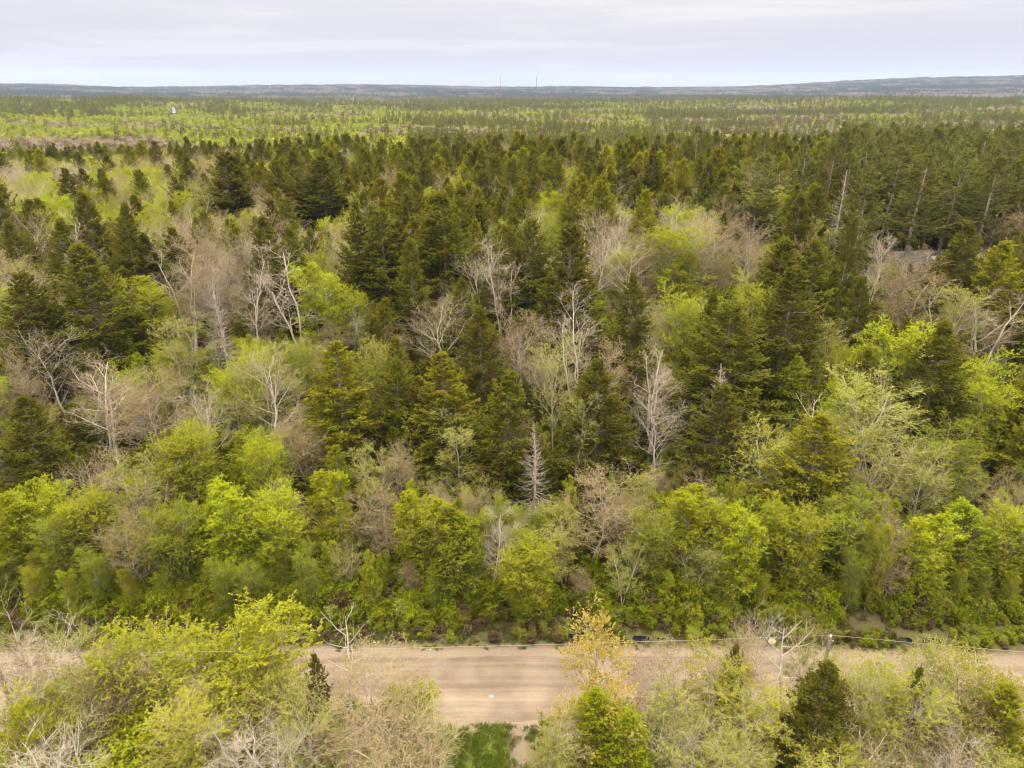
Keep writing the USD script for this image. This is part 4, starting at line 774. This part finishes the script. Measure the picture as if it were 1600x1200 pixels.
def scatter(name, items, label, category):
    if not items: return
    protos = sorted({i[1] for i in items})
    instancer(name, protos, [protos.index(i[1]) for i in items], [i[2:5] for i in items], [i[7] for i in items], [(i[5], i[5], i[6]) for i in items], label, category)
groups = {'distant_spruces': ('SP', 'GS', 'PI', 'DS', 'FI'), 'distant_leafing_trees': ('LM', 'ED', 'BD'), 'distant_bare_trees': ('BA', 'RU', 'BI')}
for nm, ks in groups.items():
    scatter(nm, [i for i in stuff if i[0] in ks], {'distant_spruces': 'spruces and pines massed along the crest of the wooded hillside', 'distant_leafing_trees': 'lime green crowns massed toward the crest of the hillside', 'distant_bare_trees': 'bare brown crowns massed toward the crest of the hillside'}[nm], 'trees')

# undergrowth beneath the trees
ru = np.random.default_rng(21)
pts = []
for _ in range(10500):
    y = 47.5 + 110 * ru.random() ** 1.5; x = ru.uniform(-0.88 * y - 8, 0.88 * y + 8)
    e = y - float(road_y(x))
    if e < 6.9 or any(abs(x - p_[0]) < p_[2] + 0.4 and e < p_[1] + 1.5 for p_ in PUDDLES): continue
    k = int(ru.choice(5, p=[0.34, 0.24, 0.18, 0.14, 0.10] if e > 13 else [0.62, 0.16, 0.12, 0.06, 0.04])); s = ru.uniform(0.5, 1.15) * (0.6 if e < 8.2 else 0.85 if e < 13 else 1)
    pts.append((k, x, y, float(ground(x, y)) - 0.05, s))
for _ in range(900):
    y = ru.uniform(21, 36.4); x = ru.uniform(-0.8 * y - 3, 0.8 * y + 3)
    if -6.5 < x < 2.4 + 0.04 * (37 - y) or (16 < x < 23 and y > 28): continue
    pts.append((int(ru.choice(5, p=[0.36, 0.24, 0.14, 0.23, 0.03])), x, y, float(ground(x, y)) - 0.05, ru.uniform(0.6, 1.35)))
for _ in range(1300):                                             # low growth on the far verge
    x = ru.uniform(-48, 48); e = 4.3 + 3.4 * ru.random() ** 0.7; y = e + float(road_y(x))
    if any(abs(x - p_[0]) < p_[2] * 1.1 and abs(e - p_[1]) < 0.8 for p_ in PUDDLES) or ru.random() > 0.55 + 0.6 * float(lump(x, y, 2.2, 3.0)): continue
    pts.append((int(ru.choice(5, p=[0.34, 0.06, 0.42, 0.14, 0.04])), x, y, float(ground(x, y)) - 0.03, ru.uniform(0.16, 0.42)))
pts = np.array(pts)
instancer('undergrowth', [p for p, _, _ in PROTO['under']], pts[:, 0].astype(int), pts[:, 1:4], ru.uniform(0, 360, len(pts)), np.repeat(pts[:, 4:5], 3, 1), 'low brushy undergrowth and saplings filling the gaps beneath the trees', 'undergrowth')

# grass on the verges
def tuft(r, n, hgt, sp):
    p = np.stack([r.normal(0, sp, n), r.normal(0, sp, n), np.zeros(n)], 1)
    return blades(p, np.stack([r.normal(0, 0.5, n), r.normal(0, 0.5, n), np.ones(n)], 1), hgt * r.uniform(0.6, 1.3, n), 0.03, r, fold=0.3)
rg = np.random.default_rng(8)
proto('tuft', 0.35, 0.4, [('grass', tuft(rg, 60, 0.30, 0.14), M['grass_green'])])
proto('tuft', 0.35, 0.4, [('grass', tuft(rg, 60, 0.26, 0.14), M['grass_olive'])])
tp_ = []
for _ in range(26000):
    x, y = rg.uniform(-33, 33), rg.uniform(21, 49); e = y - float(road_y(x))
    if -3.55 < e < 3.7: continue
    tr_ = math.exp(-((x - 0.55 - 0.03 * (37 - y)) / 0.85) ** 2) if e < -3 else 0
    if rg.random() < tr_ * 0.72: continue
    if e < 0:
        if rg.random() > 0.55 + 0.5 * float(lump(x, y, 1.7)) and not (-8.5 < x < 0 and rg.random() < 0.75 + 0.5 * float(lump(x, y, 0.9, 4.0))): continue
        k = 0 if (-6.5 < x < 0.2 and rg.random() < 0.62) or rg.random() < 0.45 else 1
    else:
        if rg.random() > 0.55 + 0.6 * float(lump(x, y, 1.3, 2)) - 0.35 * (e < 4.6): continue
        if any(abs(x - p_[0]) < p_[2] * 1.15 and abs(e - p_[1]) < 0.62 for p_ in PUDDLES): continue
        k = 1 if rg.random() < 0.86 else 0
    tp_.append((k, x, y, float(ground(x, y)) - 0.02, rg.uniform(0.6, 1.3) * (0.6 if e > 0 and e < 5 else 1)))
tp_ = np.array(tp_)
instancer('grass', [p for p, _, _ in PROTO['tuft']], tp_[:, 0].astype(int), tp_[:, 1:4], rg.uniform(0, 360, len(tp_)), np.repeat(tp_[:, 4:5], 3, 1), 'green and straw coloured grass on the road verges', 'grass')

# ------------------------------------------------------------------ far woods
def far_zone(px, py, x, y):
    d = math.hypot(x, y)
    wob = 60 * float(lump(x, y, 70, 9.0))
    n1, n2, n3 = (float(lump((x + wob) / 2.4, y + wob, sc, sd) + 0.15 * lump(x, y, 34, sd + 3)) for sc, sd in ((95, 1.0), (80, 4.0), (70, 8.0)))
    if d > 1500: b = (1.4, 1.1, 0.5)
    elif px < 640: b = (1.8, 2.0, 0.3) if d > 1080 and px < 520 else (0.14, 2.8, 0.32)
    elif px < 1010: b = (0.22, 2.5, 0.8) if d > 700 else (2.0, 0.9, 1.7)
    elif px < 1320: b = (1.5, 0.9, 2.2)
    else: b = (2.4, 1.5, 0.8)
    w = np.array(b) * np.exp(3.3 * np.array([n1, n2, n3]))
    w = np.clip(w, 0.004, None); return w / w.sum()
rf_ = np.random.default_rng(31)
kinds = ['far_spruce', 'far_lime', 'far_bare']
fp = [p for k in kinds for p, _, _ in PROTO[k]]; off = [0, 3, 6]; cnt = [3, 3, 2]
rows = []
FAR_HOUSE = ((267 - 800) / FOC * 1330 * 0.925, 1330)
def far_tree(x, y, s0=1.0):
    if abs(x / y - FAR_HOUSE[0] / FAR_HOUSE[1]) < 0.007 and -260 < y - FAR_HOUSE[1] < 14: return
    g = float(hill(x, y)); px, py, _ = project(x, y, g + 12)
    k = int(rf_.choice(3, p=far_zone(px, py, x, y)))
    s = rf_.uniform(0.7, 1.2) * s0 * (1.15 if k == 0 else 1) * (1 + 0.22 * float(lump(x, y, 55, 12.0)))
    rows.append((off[k] + int(rf_.integers(cnt[k])), x, y, g - 0.3, s * rf_.uniform(0.9, 1.15), s))
d = 300.0
while d < 1150:
    st = 4.3 + max(0, d - 500) / 280
    for a in np.arange(-0.70, 0.70, st / d):
        dd = d + rf_.uniform(-0.5, 0.5) * st; aa = a + rf_.uniform(-0.5, 0.5) * st / d
        x, y = dd * math.sin(aa), dd * math.cos(aa)
        if y < 425 and dd < 440: continue
        far_tree(x, y)
    d += st
n_near = len(rows)
while d < 3300:
    st = 6.5 + (d - 1150) / 330
    for a in np.arange(-0.69, 0.69, st / d):
        dd = d + rf_.uniform(-0.5, 0.5) * st; aa = a + rf_.uniform(-0.5, 0.5) * st / d
        far_tree(dd * math.sin(aa), dd * math.cos(aa), 1.0 + (d - 1150) / 4500)
    d += st
rows = np.array(rows)
for nm, ks, lab in (('far_spruce_woods', (0, 1, 2), 'distant spruce woods running in dark bands to the far ridges'), ('far_leafing_woods', (3, 4, 5), 'distant lime green woods on the flat land beyond the crest'), ('far_bare_woods', (6, 7), 'distant bare brown woods mixed among the green')):
    sel = rows[np.isin(rows[:, 0].astype(int), ks)]
    instancer(nm, [fp[k] for k in ks], [ks.index(int(k)) for k in sel[:, 0]], sel[:, 1:4], rf_.uniform(0, 360, len(sel)), sel[:, [4, 4, 5]], lab, 'woods')
# clumps of crowns on the hills beyond
def clump(r, n, wide, hi, bw, round_):
    a, q = r.random(n) * 6.28, np.sqrt(r.random(n)) * wide
    p = np.stack([np.cos(a) * q, np.sin(a) * q, hi * r.uniform(0.35, 0.8, n)], 1)
    d = r.normal(size=(n, 3)) * [1, 1, 0.5] + [0, 0, 0.2 if round_ else 1.4]
    return blades(p, d, bw * r.uniform(0.7, 1.4, n) * (1 if round_ else 1.3), bw * r.uniform(0.6, 1.0, n) * (1 if round_ else 0.6), r)
for nd, rd in (('needle_hill', False), ('needle_hill', False), ('leaf_hill', True), ('leaf_hill', True), ('bark_brown', False)):
    proto('hill_clump', 16, 70, [('crowns', clump(r, 90, 42, 15, 8.5, rd), M[nd])])
hr = []
d = 3300.0
while d < 8200:
    st = 46 + (d - 3300) / 95
    for a_ in np.arange(-0.69, 0.69, st / d):
        dd, aa = d + rf_.uniform(-0.5, 0.5) * st, a_ + rf_.uniform(-0.5, 0.5) * st / d
        x, y = dd * math.sin(aa), dd * math.cos(aa)
        n1, n2 = float(lump(x / 1.8, y, 300, 1.0)), float(lump(x / 1.8, y, 240, 5.0))
        w = np.array([2.2, 1.4, 1.0, 0.35, 1.3]) * np.exp(2.0 * np.array([n1, n1, n2, n2, -n1])); w /= w.sum()
        hr.append((int(rf_.choice(5, p=w)), x, y, float(hill(x, y)) - 1.5, rf_.uniform(0.8, 1.3), rf_.uniform(0.7, 1.25)))
    d += st
hr = np.array(hr)
instancer('hill_woods', [p for p, _, _ in PROTO['hill_clump']], hr[:, 0].astype(int), hr[:, 1:4], rf_.uniform(0, 360, len(hr)), hr[:, [4, 4, 5]], 'hazy mixed woods covering the far hills on the skyline', 'woods')
print('individual trees', len(keep), {k: len(v) for k, v in by.items()}, 'stuff', len(stuff), 'far', len(rows), 'undergrowth', len(pts), 'grass', len(tp_))

# ------------------------------------------------------------------ pole line, house, barrel, masts, small things
m_pole = bark_mat('pole_wood', (0.10, 0.085, 0.07), (0.20, 0.17, 0.14), 5.0, 0.1)
m_cable = plain('cable', (0.26, 0.25, 0.235), 0.5, 0.4, var=0.05)
m_steel = plain('galvanised_steel', (0.30, 0.31, 0.33), 0.5, 0.4, 0.3)
m_porcelain = plain('porcelain', (0.5, 0.47, 0.42), 0.3, 0.5)
def cyl(x0, y0, z0, x1, y1, z1, r0, r1=None, sides=10):
    return tubes(np.array([[[x0, y0, z0], [(x0 + x1) / 2, (y0 + y1) / 2, (z0 + z1) / 2], [x1, y1, z1]]]), np.array([[r0, (r0 + (r1 or r0)) / 2, r1 or r0]]), sides)
def cap(x, y, z, r_, h=0.02):
    c = trimesh.creation.cylinder(radius=r_, height=h, sections=12); c.apply_translation([x, y, z]); return np.array(c.vertices), np.array(c.faces)
POLE_H = 9.0
tops = [place(-8, 1032, POLE_H), place(1296, 1003, POLE_H)]
far_ends = [(tops[0][0] - 40, tops[0][1] - 0.5), (tops[1][0] + 40, tops[1][1] - 4.2)]
labels = ['brown wooden utility pole at the near road edge beside the olive yellow willow', 'wooden utility pole behind the white broken branched snag on the near verge']
for (x, y), lab in zip(tops, labels):
    g0 = float(ground(x, y)); t = xform('/World/' + fresh('utility_pole'), (x, y, g0))
    meta(t, lab, 'utility pole', 'utility poles along the road'); P0 = str(t.GetPath())
    put(P0 + '/pole', join([cyl(0, 0, -0.5, 0, 0, POLE_H + 0.25, 0.16, 0.11, 12), cap(0, 0, POLE_H + 0.25, 0.11)]), m_pole, smooth=40)
    put(P0 + '/bracket', join([cyl(0.1, 0, POLE_H - 0.05, 0.26, 0, POLE_H - 0.05, 0.02), cyl(0.12, 0, POLE_H - 0.35, 0.26, 0, POLE_H - 0.05, 0.012)]), m_steel)
    put(P0 + '/insulator', join([cyl(0, 0, POLE_H + 0.25, 0, 0, POLE_H + 0.45, 0.05, 0.035), cap(0, 0, POLE_H + 0.33, 0.08, 0.03), cap(0, 0, POLE_H + 0.42, 0.065, 0.03)]), m_porcelain)
    put(P0 + '/ground_wire', cyl(-0.15, -0.06, 0, -0.115, -0.05, POLE_H - 0.4, 0.008, sides=4), m_steel)
pts3 = [far_ends[0], tops[0], tops[1], far_ends[1]]
cable = []
for (xa, ya), (xb, yb) in zip(pts3[:-1], pts3[1:]):
    s = np.linspace(0, 1, 60 if cable else 60)
    cable.append(np.stack([xa + (xb - xa) * s, ya + (yb - ya) * s, POLE_H + 0.47 - 4 * 0.28 * s * (1 - s)], 1)[None])
put_c = put('/World/overhead_cable', tubes(np.concatenate(cable), np.full((3, 60), 0.008), 6), m_cable)
meta(put_c, 'thin pale overhead cable strung between poles along the far road shoulder', 'cable')

# house with the grey roof among the pines
hx, hy = house_at; hz = float(hill(hx, hy)) - 0.1
hs = xform('/World/' + fresh('house'), (hx, hy, hz), 8); HP = str(hs.GetPath())
meta(hs, 'grey roofed house with a white skylight half hidden among trees below the pines', 'house')
m_wall = plain('weathered_siding', (0.30, 0.25, 0.20), 0.8, 0.2, var=0.12)
m_roof = plain('grey_shingles', (0.165, 0.165, 0.17), 0.85, 0.2, var=0.22, scale=6.0)
m_white = plain('white_paint', (0.72, 0.72, 0.72), 0.5, 0.4, var=0.04)
m_glass = mat('window_glass', {'t': ('transparent_bsdf', {'color': (0.75, 0.8, 0.82)}), 'g': ('glossy_bsdf', {'roughness': 0.05}), 'f': ('fresnel', {'IOR': 1.6}), 'm': ('mix_closure', {})},
              [('f.fac', 'm.fac'), ('t.BSDF', 'm.closure1'), ('g.BSDF', 'm.closure2')], surface='m.closure')
HWD, HD, EV, RG = 5.5, 4.0, 2.7, 4.6
wall = [box(-HWD, HWD, -HD, -HD + 0.18, 0, EV), box(-HWD, HWD, HD - 0.18, HD, 0, EV), box(-HWD, -HWD + 0.18, -HD + 0.18, HD - 0.18, 0, EV), box(HWD - 0.18, HWD, -HD + 0.18, HD - 0.18, 0, EV)]
gab = np.array([[0, -HD, EV], [0, HD, EV], [0, 0, RG - 0.12]])
for x0 in (-HWD, HWD - 0.18):
    v = np.concatenate([gab + [x0, 0, 0], gab + [x0 + 0.18, 0, 0]]); wall.append((v, np.array([[0, 2, 1], [3, 4, 5], [0, 1, 4], [0, 4, 3], [1, 2, 5], [1, 5, 4], [2, 0, 3], [2, 3, 5]])))
put(HP + '/wall', join(wall), m_wall)
sl = (RG - EV) / HD
def slope(x0, x1, y0, y1, up0, th, side):
    v = np.array([[x, side * y, RG - sl * abs(y) + up0 + dz] for dz in (0, th) for x in (x0, x1) for y in (y0, y1)])
    return v, np.array([[0, 1, 3], [0, 3, 2], [4, 6, 7], [4, 7, 5], [0, 4, 5], [0, 5, 1], [2, 3, 7], [2, 7, 6], [0, 2, 6], [0, 6, 4], [1, 5, 7], [1, 7, 3]])
rfp = put(HP + '/roof', join([slope(-HWD - 0.4, HWD + 0.4, 0.0, HD + 0.5, 0, 0.14, -1), slope(-HWD - 0.4, HWD + 0.4, 0.0, HD + 0.5, 0, 0.14, 1)]), m_roof)
put(HP + '/roof/chimney', box(-2.6, -1.9, 0.6, 1.3, 3.6, 5.3), m_wall)
put(HP + '/roof/skylight', slope(0.2, 1.4, 1.5, 2.9, 0.143, 0.13, -1), m_white)
put(HP + '/fascia', box(-HWD - 0.42, HWD + 0.42, -HD - 0.56, -HD - 0.503, RG - sl * (HD + 0.5) - 0.04, RG - sl * (HD + 0.5) + 0.17), m_white)
for k, x0 in enumerate((-4.0, 2.6)):
    w = put(HP + '/' + ('window' if not k else 'window_001'), join([box(x0, x0 + 1.3, -HD - 0.05, -HD - 0.003, 0.95, 1.02), box(x0, x0 + 1.3, -HD - 0.05, -HD - 0.003, 2.0, 2.07), box(x0, x0 + 0.07, -HD - 0.05, -HD - 0.003, 1.02, 2.0), box(x0 + 1.23, x0 + 1.3, -HD - 0.05, -HD - 0.003, 1.02, 2.0)]), m_white)
    put(str(w.GetPath()) + '/pane', box(x0 + 0.07, x0 + 1.23, -HD - 0.03, -HD - 0.015, 1.02, 2.0), m_glass)
d_ = put(HP + '/door', box(-0.5, 0.45, -HD - 0.05, -HD - 0.003, 0.1, 2.1), m_white)
put(str(d_.GetPath()) + '/handle', box(0.3, 0.36, -HD - 0.1, -HD - 0.053, 1.0, 1.12), m_steel)

# the blue barrel in the lime leaves, and the small red can beside it
bx_, by_ = barrel_at; bz_ = float(ground(bx_, by_))
m_blue = plain('blue_plastic', (0.06, 0.17, 0.42), 0.4, 0.5, var=0.1); m_red = plain('red_paint', (0.35, 0.05, 0.03), 0.5, 0.4)
prof = [(0.0, 0.0), (0.36, 0.0), (0.40, 0.05), (0.40, 0.33), (0.425, 0.36), (0.40, 0.39), (0.40, 0.78), (0.425, 0.81), (0.40, 0.84), (0.40, 1.10), (0.36, 1.17), (0.0, 1.17)]
bb = trimesh.creation.revolve(prof, sections=20)
bt = xform('/World/' + fresh('barrel'), (bx_, by_, bz_), 0, (1.15, 1.15, 1.15)); meta(bt, 'blue plastic barrel glimpsed above the lime tree behind the huge shaggy spruce', 'barrel')
put(str(bt.GetPath()) + '/drum', bb, m_blue, smooth=35); put(str(bt.GetPath()) + '/bung', cap(0.18, 0, 1.185, 0.05, 0.03), m_steel)
rc = xform('/World/' + fresh('fuel_can'), (bx_ + 1.1, by_ - 0.2, bz_)); meta(rc, 'small red fuel can standing beside the blue barrel', 'can')
put(str(rc.GetPath()) + '/body', box(-0.18, 0.18, -0.12, 0.12, 0, 0.42), m_red); put(str(rc.GetPath()) + '/handle', join([cyl(-0.12, 0, 0.5, 0.12, 0, 0.5, 0.02), cyl(-0.12, 0, 0.42, -0.12, 0, 0.5, 0.02), cyl(0.12, 0, 0.42, 0.12, 0, 0.5, 0.02)]), m_red)

# two guyed lattice masts on the far ridge
def mast(px, ytop, dist, label):
    x = (px - 800) / FOC * dist * 0.925; y = dist
    g0 = float(hill(x, y)); ztop = CAM_Z + dist * math.tan(PITCH - math.atan((ytop - 600) / FOC)) if False else CAM_Z + dist * math.tan(math.atan((600 - ytop) / FOC) - PITCH)
    h = ztop - g0; t = xform('/World/' + fresh('radio_mast'), (x, y, g0)); meta(t, label, 'radio mast', 'guyed masts on the far ridge'); P0 = str(t.GetPath())
    rr = 0.9; an = [math.pi / 2 + k * 2 * math.pi / 3 for k in range(3)]; L = [(rr * math.cos(a), rr * math.sin(a)) for a in an]
    for k, (a, b) in enumerate(L): put(P0 + '/' + ('leg' if not k else f'leg_{k:03d}'), cyl(a, b, 0, a, b, h - 6, 0.16, sides=5), m_mast)
    br = []
    n = int((h - 6) / 1.9)
    for i in range(n):
        z0, z1 = i * (h - 6) / n, (i + 1) * (h - 6) / n
        for k in range(3):
            (a, b), (c, d2) = L[k], L[(k + 1) % 3]
            br.append(cyl(a, b, z0, c, d2, z1, 0.06, sides=3)); br.append(cyl(a, b, z1, c, d2, z1, 0.05, sides=3))
    put(P0 + '/bracing', join(br), m_mast)
    put(P0 + '/antenna', join([cyl(0, 0, h - 6, 0, 0, h, 0.22, 0.12, 6)] + [cyl(0.9 * math.cos(a), 0.9 * math.sin(a), h - 8.5, 0.9 * math.cos(a), 0.9 * math.sin(a), h - 6, 0.3, sides=6) for a in an]), m_mast)
    for k, a in enumerate(an):
        put(P0 + '/' + ('guy_wire' if not k else f'guy_wire_{k:03d}'), join([cyl(rr * math.cos(a), rr * math.sin(a), h * f, 0.6 * h * math.cos(a), 0.6 * h * math.sin(a), 0, 0.03, sides=3) for f in (0.35, 0.62, 0.88)]), m_steel)
m_mast = plain('mast_paint', (0.10, 0.095, 0.11), 0.6, 0.3)
mast(782, 118, 2300, 'thin pale radio mast, the fainter and shorter of two on the skyline')
mast(838, 117, 2050, 'dark radio mast, the plainer and darker of two on the skyline')

# far white houses
def far_house(px, py, dist, label, w=1.7):
    x = (px - 800) / FOC * dist * 0.925; y = dist; z0 = float(hill(x, y))
    t = xform('/World/' + fresh('white_house'), (x, y, z0), 12); meta(t, label, 'house', 'white houses far off'); P0 = str(t.GetPath())
    b = [box(-w, w, -4, 4, 0, 6)]
    g3 = np.array([[0, -4, 6], [0, 4, 6], [0, 0, 9]]); v = np.concatenate([g3 + [-w, 0, 0], g3 + [w, 0, 0]])
    b.append((v, np.array([[0, 2, 1], [3, 4, 5]])))
    put(P0 + '/wall', join(b), m_white)
    v = np.array([[sx * (w + 0.4), sy * 4.5, 5.65] for sx in (-1, 1) for sy in (-1, 1)] + [[-w - 0.4, 0, 9.25], [w + 0.4, 0, 9.25]])
    put(P0 + '/roof', (v, np.array([[0, 2, 5], [0, 5, 4], [1, 4, 5], [1, 5, 3]])), m_roof)
    for k, xx in enumerate((-1.1, 0, 1.1)): put(P0 + '/' + ('window' if not k else f'window_{k:03d}'), box(xx - 0.4, xx + 0.4, -4.06, -4.003, 3, 4.5), m_roof)
far_house(267, 151, 1330, 'tiny white house in the trees on the distant wooded ridge')

# stones, litter and a log by the road
def rock(name, px, py, size, flat, m, label, cat):
    x, y = place(px, py, 0.1); rk = trimesh.creation.icosphere(3, 1.0)
    v = np.array(rk.vertices); n = np.array([float(lump(a * 1.6 + c, b * 1.6 - c, 1.0, 3.0 + size)) for a, b, c in v])
    v = v * (1 + 0.16 * n)[:, None] * [size, size * 0.8, size * flat]
    z = 0.10 if abs(y - float(road_y(x))) < 3.3 else float(ground(x, y))
    v += [x, y, z + size * flat * 0.55]
    meta(put('/World/' + fresh(name), (v, np.array(rk.faces)), m, smooth=True), label, cat)
m_pale = plain('whitish_stone', (0.60, 0.56, 0.50), 0.9, 0.2, var=0.15, scale=5.0); m_stone = plain('pale_stone', (0.34, 0.28, 0.21), 0.9, 0.2, var=0.2, scale=5.0); m_tan = plain('tan_stone', (0.33, 0.26, 0.17), 0.9, 0.2, var=0.25, scale=6.0)
rock('stone', 768, 1088, 0.14, 0.22, m_pale, 'flat white stone lying on the gravel near the dirt track', 'stone')
rock('boulder', 1206, 1003, 0.30, 0.85, m_tan, 'round beige boulder on the far shoulder by the straight white birch', 'boulder')
rock('stone', 672, 1014, 0.10, 0.7, m_stone, 'little pale stone on the far road shoulder', 'stone')
rock('stone', 585, 1004, 0.11, 0.4, m_stone, 'pale flat stone on the far verge by the white forked snag', 'stone')
x, y = place(458, 993, 0.15); z = float(ground(x, y))
lv = np.array([[[x - 1.1, y - 0.05, z + 0.14], [x - 0.3, y + 0.03, z + 0.12], [x + 0.4, y, z + 0.15], [x + 1.1, y - 0.1, z + 0.22]]])
meta(put('/World/fallen_log', join([tubes(lv, np.array([[0.10, 0.09, 0.07, 0.05]]), 8), tubes(lv[:, 1:3] + [[[0, 0, 0], [0.1, 0.5, 0.25]]], np.array([[0.04, 0.02]]), 5)]), M['bark_white']), 'thin pale fallen log on the far verge beyond the broad willow', 'log')

rs = np.random.default_rng(17)
rk = trimesh.creation.icosphere(1, 1.0)
sv = np.array(rk.vertices); sv = sv * (1 + 0.25 * np.sin(5.1 * sv[:, 0] + 3.3 * sv[:, 1]) * np.cos(4.0 * sv[:, 2]))[:, None] * [1, 0.8, 0.6]
proto('pebble', 1, 1, [('stone', (sv, np.array(rk.faces)), m_stone)]); proto('pebble', 1, 1, [('stone', (sv * [0.8, 1.1, 0.9], np.array(rk.faces)), m_tan)])
sp_ = []
for _ in range(2200):
    x = rs.uniform(-36, 36); e = rs.choice([-1, 1]) * (3.3 + abs(rs.normal(0, 0.45)) * rs.choice([-1, 1], p=[0.45, 0.55])); y = e + float(road_y(x))
    z = 0.05 if abs(e) < 3.2 else float(ground(x, y)) + 0.01
    sp_.append((rs.integers(2), x, y, z + (0.03 if abs(e) < 3.2 else 0), 0.012 + 0.03 * rs.random() ** 3))
sp_ = np.array(sp_)
instancer('loose_gravel', [p for p, _, _ in PROTO['pebble']], sp_[:, 0].astype(int), sp_[:, 1:4], rs.uniform(0, 360, len(sp_)), np.repeat(sp_[:, 4:5], 3, 1), 'loose stones scattered along both edges of the gravel road', 'stones')

# ------------------------------------------------------------------ air
hb = trimesh.creation.box([24000, 15000, 262]); hb.apply_translation([0, 4400, 262 / 2 - 3.0])
m_haze = mat('haze', {'v': ('principled_volume', {'color': (0.34, 0.42, 0.62), 'density': 0.00005, 'anisotropy': 0.1})}, [], volume='v.volume')
meta(put('/World/haze', hb, m_haze), 'thin bluish haze in the air over the far woods', 'haze', kind='stuff')
